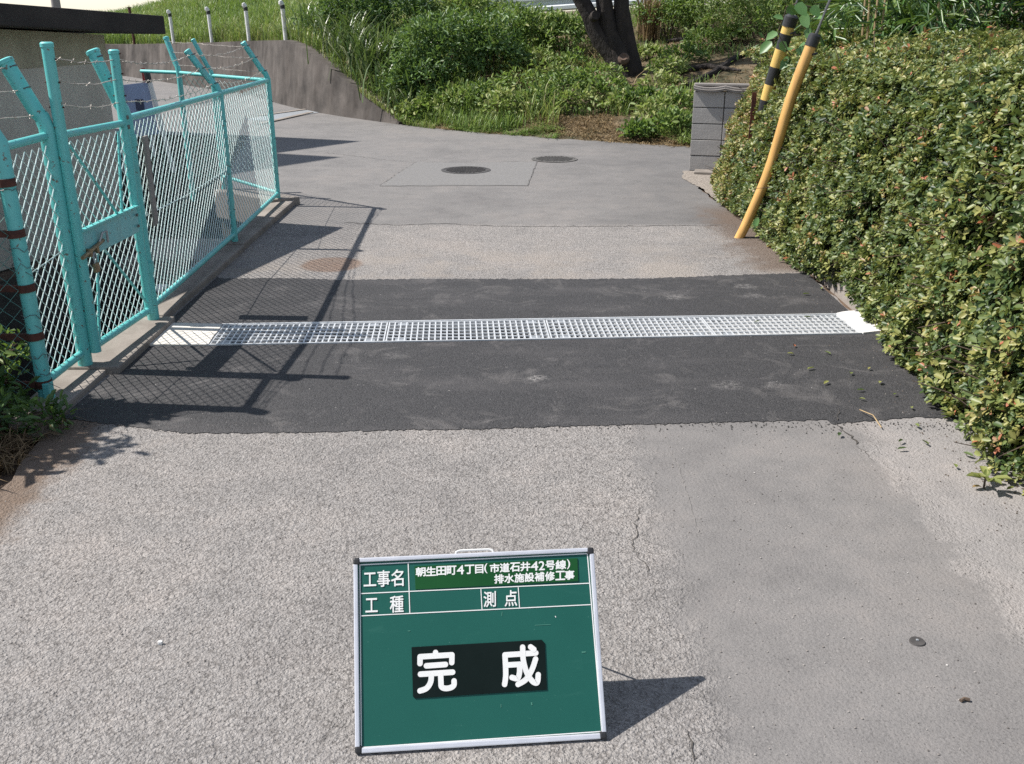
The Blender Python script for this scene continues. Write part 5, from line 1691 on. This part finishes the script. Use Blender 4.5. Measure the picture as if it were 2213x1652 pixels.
# printed layout: map the survey of the board face (quad corners) to local coordinates
src = [(100, 157), (1862, 80), (1946, 1468), (105, 1583)]
dst = [(0, BH), (BW, BH), (BW, 0), (0, 0)]
Ah, bh = [], []
for (x, y), (u_, v_) in zip(src, dst):
    Ah += [[x, y, 1, 0, 0, 0, -u_ * x, -u_ * y], [0, 0, 0, x, y, 1, -v_ * x, -v_ * y]]
    bh += [u_, v_]
hm = np.append(np.linalg.solve(np.array(Ah, float), np.array(bh, float)), 1).reshape(3, 3)
def U(x, y):
    q = hm @ np.array([x, y, 1.0])
    return q[0] / q[2], q[1] / q[2]
ZP = -.0036                               # print just proud of the panel face (-.004)
def line(a, b, wd, nm='printed_line', mat='chalkline', z=ZP, par=board):
    a, b = Vector((*U(*a), 0)), Vector((*U(*b), 0))
    d = (b - a).normalized()
    nn = Vector((-d.y, d.x, 0)) * wd / 2
    e = d * wd / 2
    vs = [a - e - nn, b + e - nn, b + e + nn, a - e + nn]
    return MB().add([(p.x, p.y, z) for p in vs], [(0, 1, 2, 3)]).build(nm, M[mat], par)
for k_, (a, b, wd) in enumerate([((148, 205), (1818, 124), .0028), ((1818, 124), (1912, 1418), .0026), ((1912, 1418), (150, 1538), .0026), ((150, 1538), (148, 205), .0024),
                (((149, 415)), (1828, 340), .0024), ((149, 578), (1836, 496), .0024), ((503, 192), (513, 556), .0024), ((1036, 385), (1043, 528), .0022), ((1310, 372), (1318, 515), .0022)]):
    line(a, b, wd, z=ZP + .0001 * k_)


FONT_CACHE = {}
def text_mesh(s, size, bold):
    cu = bpy.data.curves.new('txt', 'FONT')
    cu.body = s
    cu.size = size
    cu.align_x = 'LEFT'
    cu.offset = bold
    cu.resolution_u = 4
    cu.fill_mode = 'FRONT'
    o = bpy.data.objects.new('txt', cu)
    COL.objects.link(o)
    dg = bpy.context.evaluated_depsgraph_get()
    me = bpy.data.meshes.new_from_object(o.evaluated_get(dg))
    bpy.data.objects.remove(o)
    bpy.data.curves.remove(cu)
    return me


def glyph(ch, box, bold=0.0, z=ZP + .0012, par=board, nm='printed_character', mat='chalkline'):
    """fit one character into the surveyed box (x0, y0, x1, y1)"""
    me = text_mesh(ch, 1.0, 0.0)
    n = len(me.vertices)
    if n == 0: return None
    co = np.empty(n * 3)
    me.vertices.foreach_get('co', co)
    co = co.reshape(-1, 3)
    lo, hi = co.min(0), co.max(0)
    x0, y0, x1, y1 = box
    out = np.empty_like(co)
    for i in range(n):
        fx = (co[i, 0] - lo[0]) / max(hi[0] - lo[0], 1e-6)
        fy = (co[i, 1] - lo[1]) / max(hi[1] - lo[1], 1e-6)
        # the survey picture leans a little: shear the box along the rows
        xx = x0 + fx * (x1 - x0)
        yy = y1 + fy * (y0 - y1) - (xx - x0) * SHR
        u_, v_ = U(xx, yy)
        out[i] = (u_, v_, z)
    polys = [tuple(q.vertices) for q in me.polygons]
    bpy.data.meshes.remove(me)
    mb = MB()
    e = bold * abs(U(x1, y1)[0] - U(x0, y1)[0])
    for k_, (sx_, sy_) in enumerate(((0, 0), (e, 0), (-e, 0), (0, e), (0, -e), (.7 * e, .7 * e), (-.7 * e, .7 * e), (.7 * e, -.7 * e), (-.7 * e, -.7 * e))):
        mb.add(out + np.array([sx_, sy_, k_ * 1e-5]), polys)
    return mb.build(nm, M[mat], par)


SHR = 0.046
for ch, bx_ in (('工', (176, 265, 266, 362)), ('事', (276, 248, 368, 366)), ('名', (378, 242, 468, 362)), ('工', (188, 452, 276, 552)), ('種', (368, 434, 466, 554)), ('測', (1056, 402, 1144, 514)), ('点', (1210, 394, 1300, 508))):
    glyph(ch, bx_, .018)
# printed plates
def plate(nm, pts, mat, z0, z1, lab=None):
    o = MB().prism([U(*p) for p in pts], z0, z1).build(nm, M[mat], board, bevel=.0006)
    return o
gp = plate('title_plate', [(550, 216), (1745, 158), (1750, 326), (556, 386)], 'greenplate', -.0041, -.0018)
bp = plate('status_plate', [(524, 806), (1478, 752), (1500, 775), (1513, 1115), (545, 1180), (532, 1165)], 'blackplate', -.0041, -.0016)
ZG = -.0014
row1 = '朝生田町4丁目(市道石井42号線)'
xs1 = [560, 636, 712, 787, 862, 920, 996, 1062, 1104, 1178, 1252, 1328, 1404, 1462, 1512, 1586, 1668]
xe1 = [630, 706, 780, 856, 912, 988, 1054, 1084, 1172, 1246, 1322, 1398, 1456, 1504, 1578, 1660, 1690]
for ch, a, b in zip(row1, xs1, xe1):
    f = (a - 560) / (1690 - 560)
    top, bot = 226 - 56 * f, 290 - 56 * f
    if ch in '()': top, bot = top - 4, bot + 2
    if ch == '目': top, bot = top + 2, bot
    glyph(ch, (a, top, b, bot), .032 if b - a > 40 else .05, z=ZG, par=board)
row2 = '排水施設補修工事'
xs2 = [1136, 1210, 1284, 1358, 1432, 1508, 1584, 1652]
for i, ch in enumerate(row2):
    a = xs2[i]
    f = (a - 1136) / (1652 - 1136)
    glyph(ch, (a, 278 - 28 * f, a + 68, 342 - 28 * f), .032, z=ZG)
# big round-stroke characters, drawn stroke by stroke
def stroke(pts, wd, z, par, nm='printed_stroke'):
    q = [Vector((*U(*p), 0)) for p in pts]
    # smooth with Catmull-Rom
    fine = []
    for i in range(len(q) - 1):
        pm, p0, p1, pn = q[max(i - 1, 0)], q[i], q[i + 1], q[min(i + 2, len(q) - 1)]
        m_ = 8 if len(q) > 2 else 1
        for k in range(m_):
            f = k / m_
            fine.append(.5 * (2 * p0 + (p1 - pm) * f + (2 * pm - 5 * p0 + 4 * p1 - pn) * f * f + (3 * p0 - pm - 3 * p1 + pn) * f ** 3))
    fine.append(q[-1])
    mb = MB()
    r = wd / 2
    for j, a in enumerate((fine[0], fine[-1])):
        mb.add([(a.x + math.cos(t) * r, a.y + math.sin(t) * r, z + .00002 * (j + 1)) for t in np.linspace(0, 2 * math.pi, 18, endpoint=False)], [tuple(range(18))])
    vs = []
    for i, p in enumerate(fine):
        t = (fine[min(i + 1, len(fine) - 1)] - fine[max(i - 1, 0)]).normalized()
        nn = Vector((-t.y, t.x, 0)) * r
        vs += [(p.x - nn.x, p.y - nn.y, z), (p.x + nn.x, p.y + nn.y, z)]
    mb.add(vs, [(2 * i, 2 * i + 2, 2 * i + 3, 2 * i + 1) for i in range(len(fine) - 1)])
    return mb.build(nm, M['chalkline'], par)
SW = .0136
st = [  # 完
    [(700, 845), (700, 870)], [(585, 925), (586, 880)], [(586, 876), (818, 862)], [(820, 862), (818, 918)],
    [(632, 942), (772, 932)], [(588, 1003), (824, 988)], [(668, 1005), (662, 1060), (632, 1105), (584, 1124)],
    [(736, 1000), (738, 1060), (742, 1094), (770, 1106), (810, 1100), (832, 1082), (834, 1052)],
    # 成
    [(1214, 862), (1434, 848)], [(1208, 862), (1212, 950), (1212, 1020), (1204, 1076)], [(1222, 936), (1318, 930)], [(1314, 934), (1314, 985), (1304, 1026), (1288, 1034), (1258, 1026)],
    [(1338, 806), (1342, 900), (1366, 990), (1404, 1050), (1434, 1066), (1446, 1050), (1450, 1006)], [(1432, 892), (1404, 970), (1360, 1040), (1302, 1076)], [(1396, 804), (1420, 822)]]
for i, s_ in enumerate(st):
    stroke(s_, SW, ZG + .0002 + i * .00006, board)
# chalk marks
line((1430, 646), (1545, 640), .0012, 'chalk_mark', 'smear', ZP + .0004)
line((1190, 550), (1188, 575), .0018, 'chalk_mark', 'smear', ZP + .0004)
line((1580, 582), (1582, 586), .0022, 'chalk_mark', 'chalkline', ZP + .0004)
line((1176, 1222), (1177, 1242), .0016, 'chalk_mark', 'smear', ZP + .0004)
line((1400, 1212), (1402, 1222), .0035, 'chalk_mark', 'smear', ZP + .0004)
line((1775, 842), (1795, 840), .0035, 'chalk_mark', 'smear', ZP + .0004)
line((500, 688), (512, 687), .0022, 'chalk_mark', 'smear', ZP + .0004)
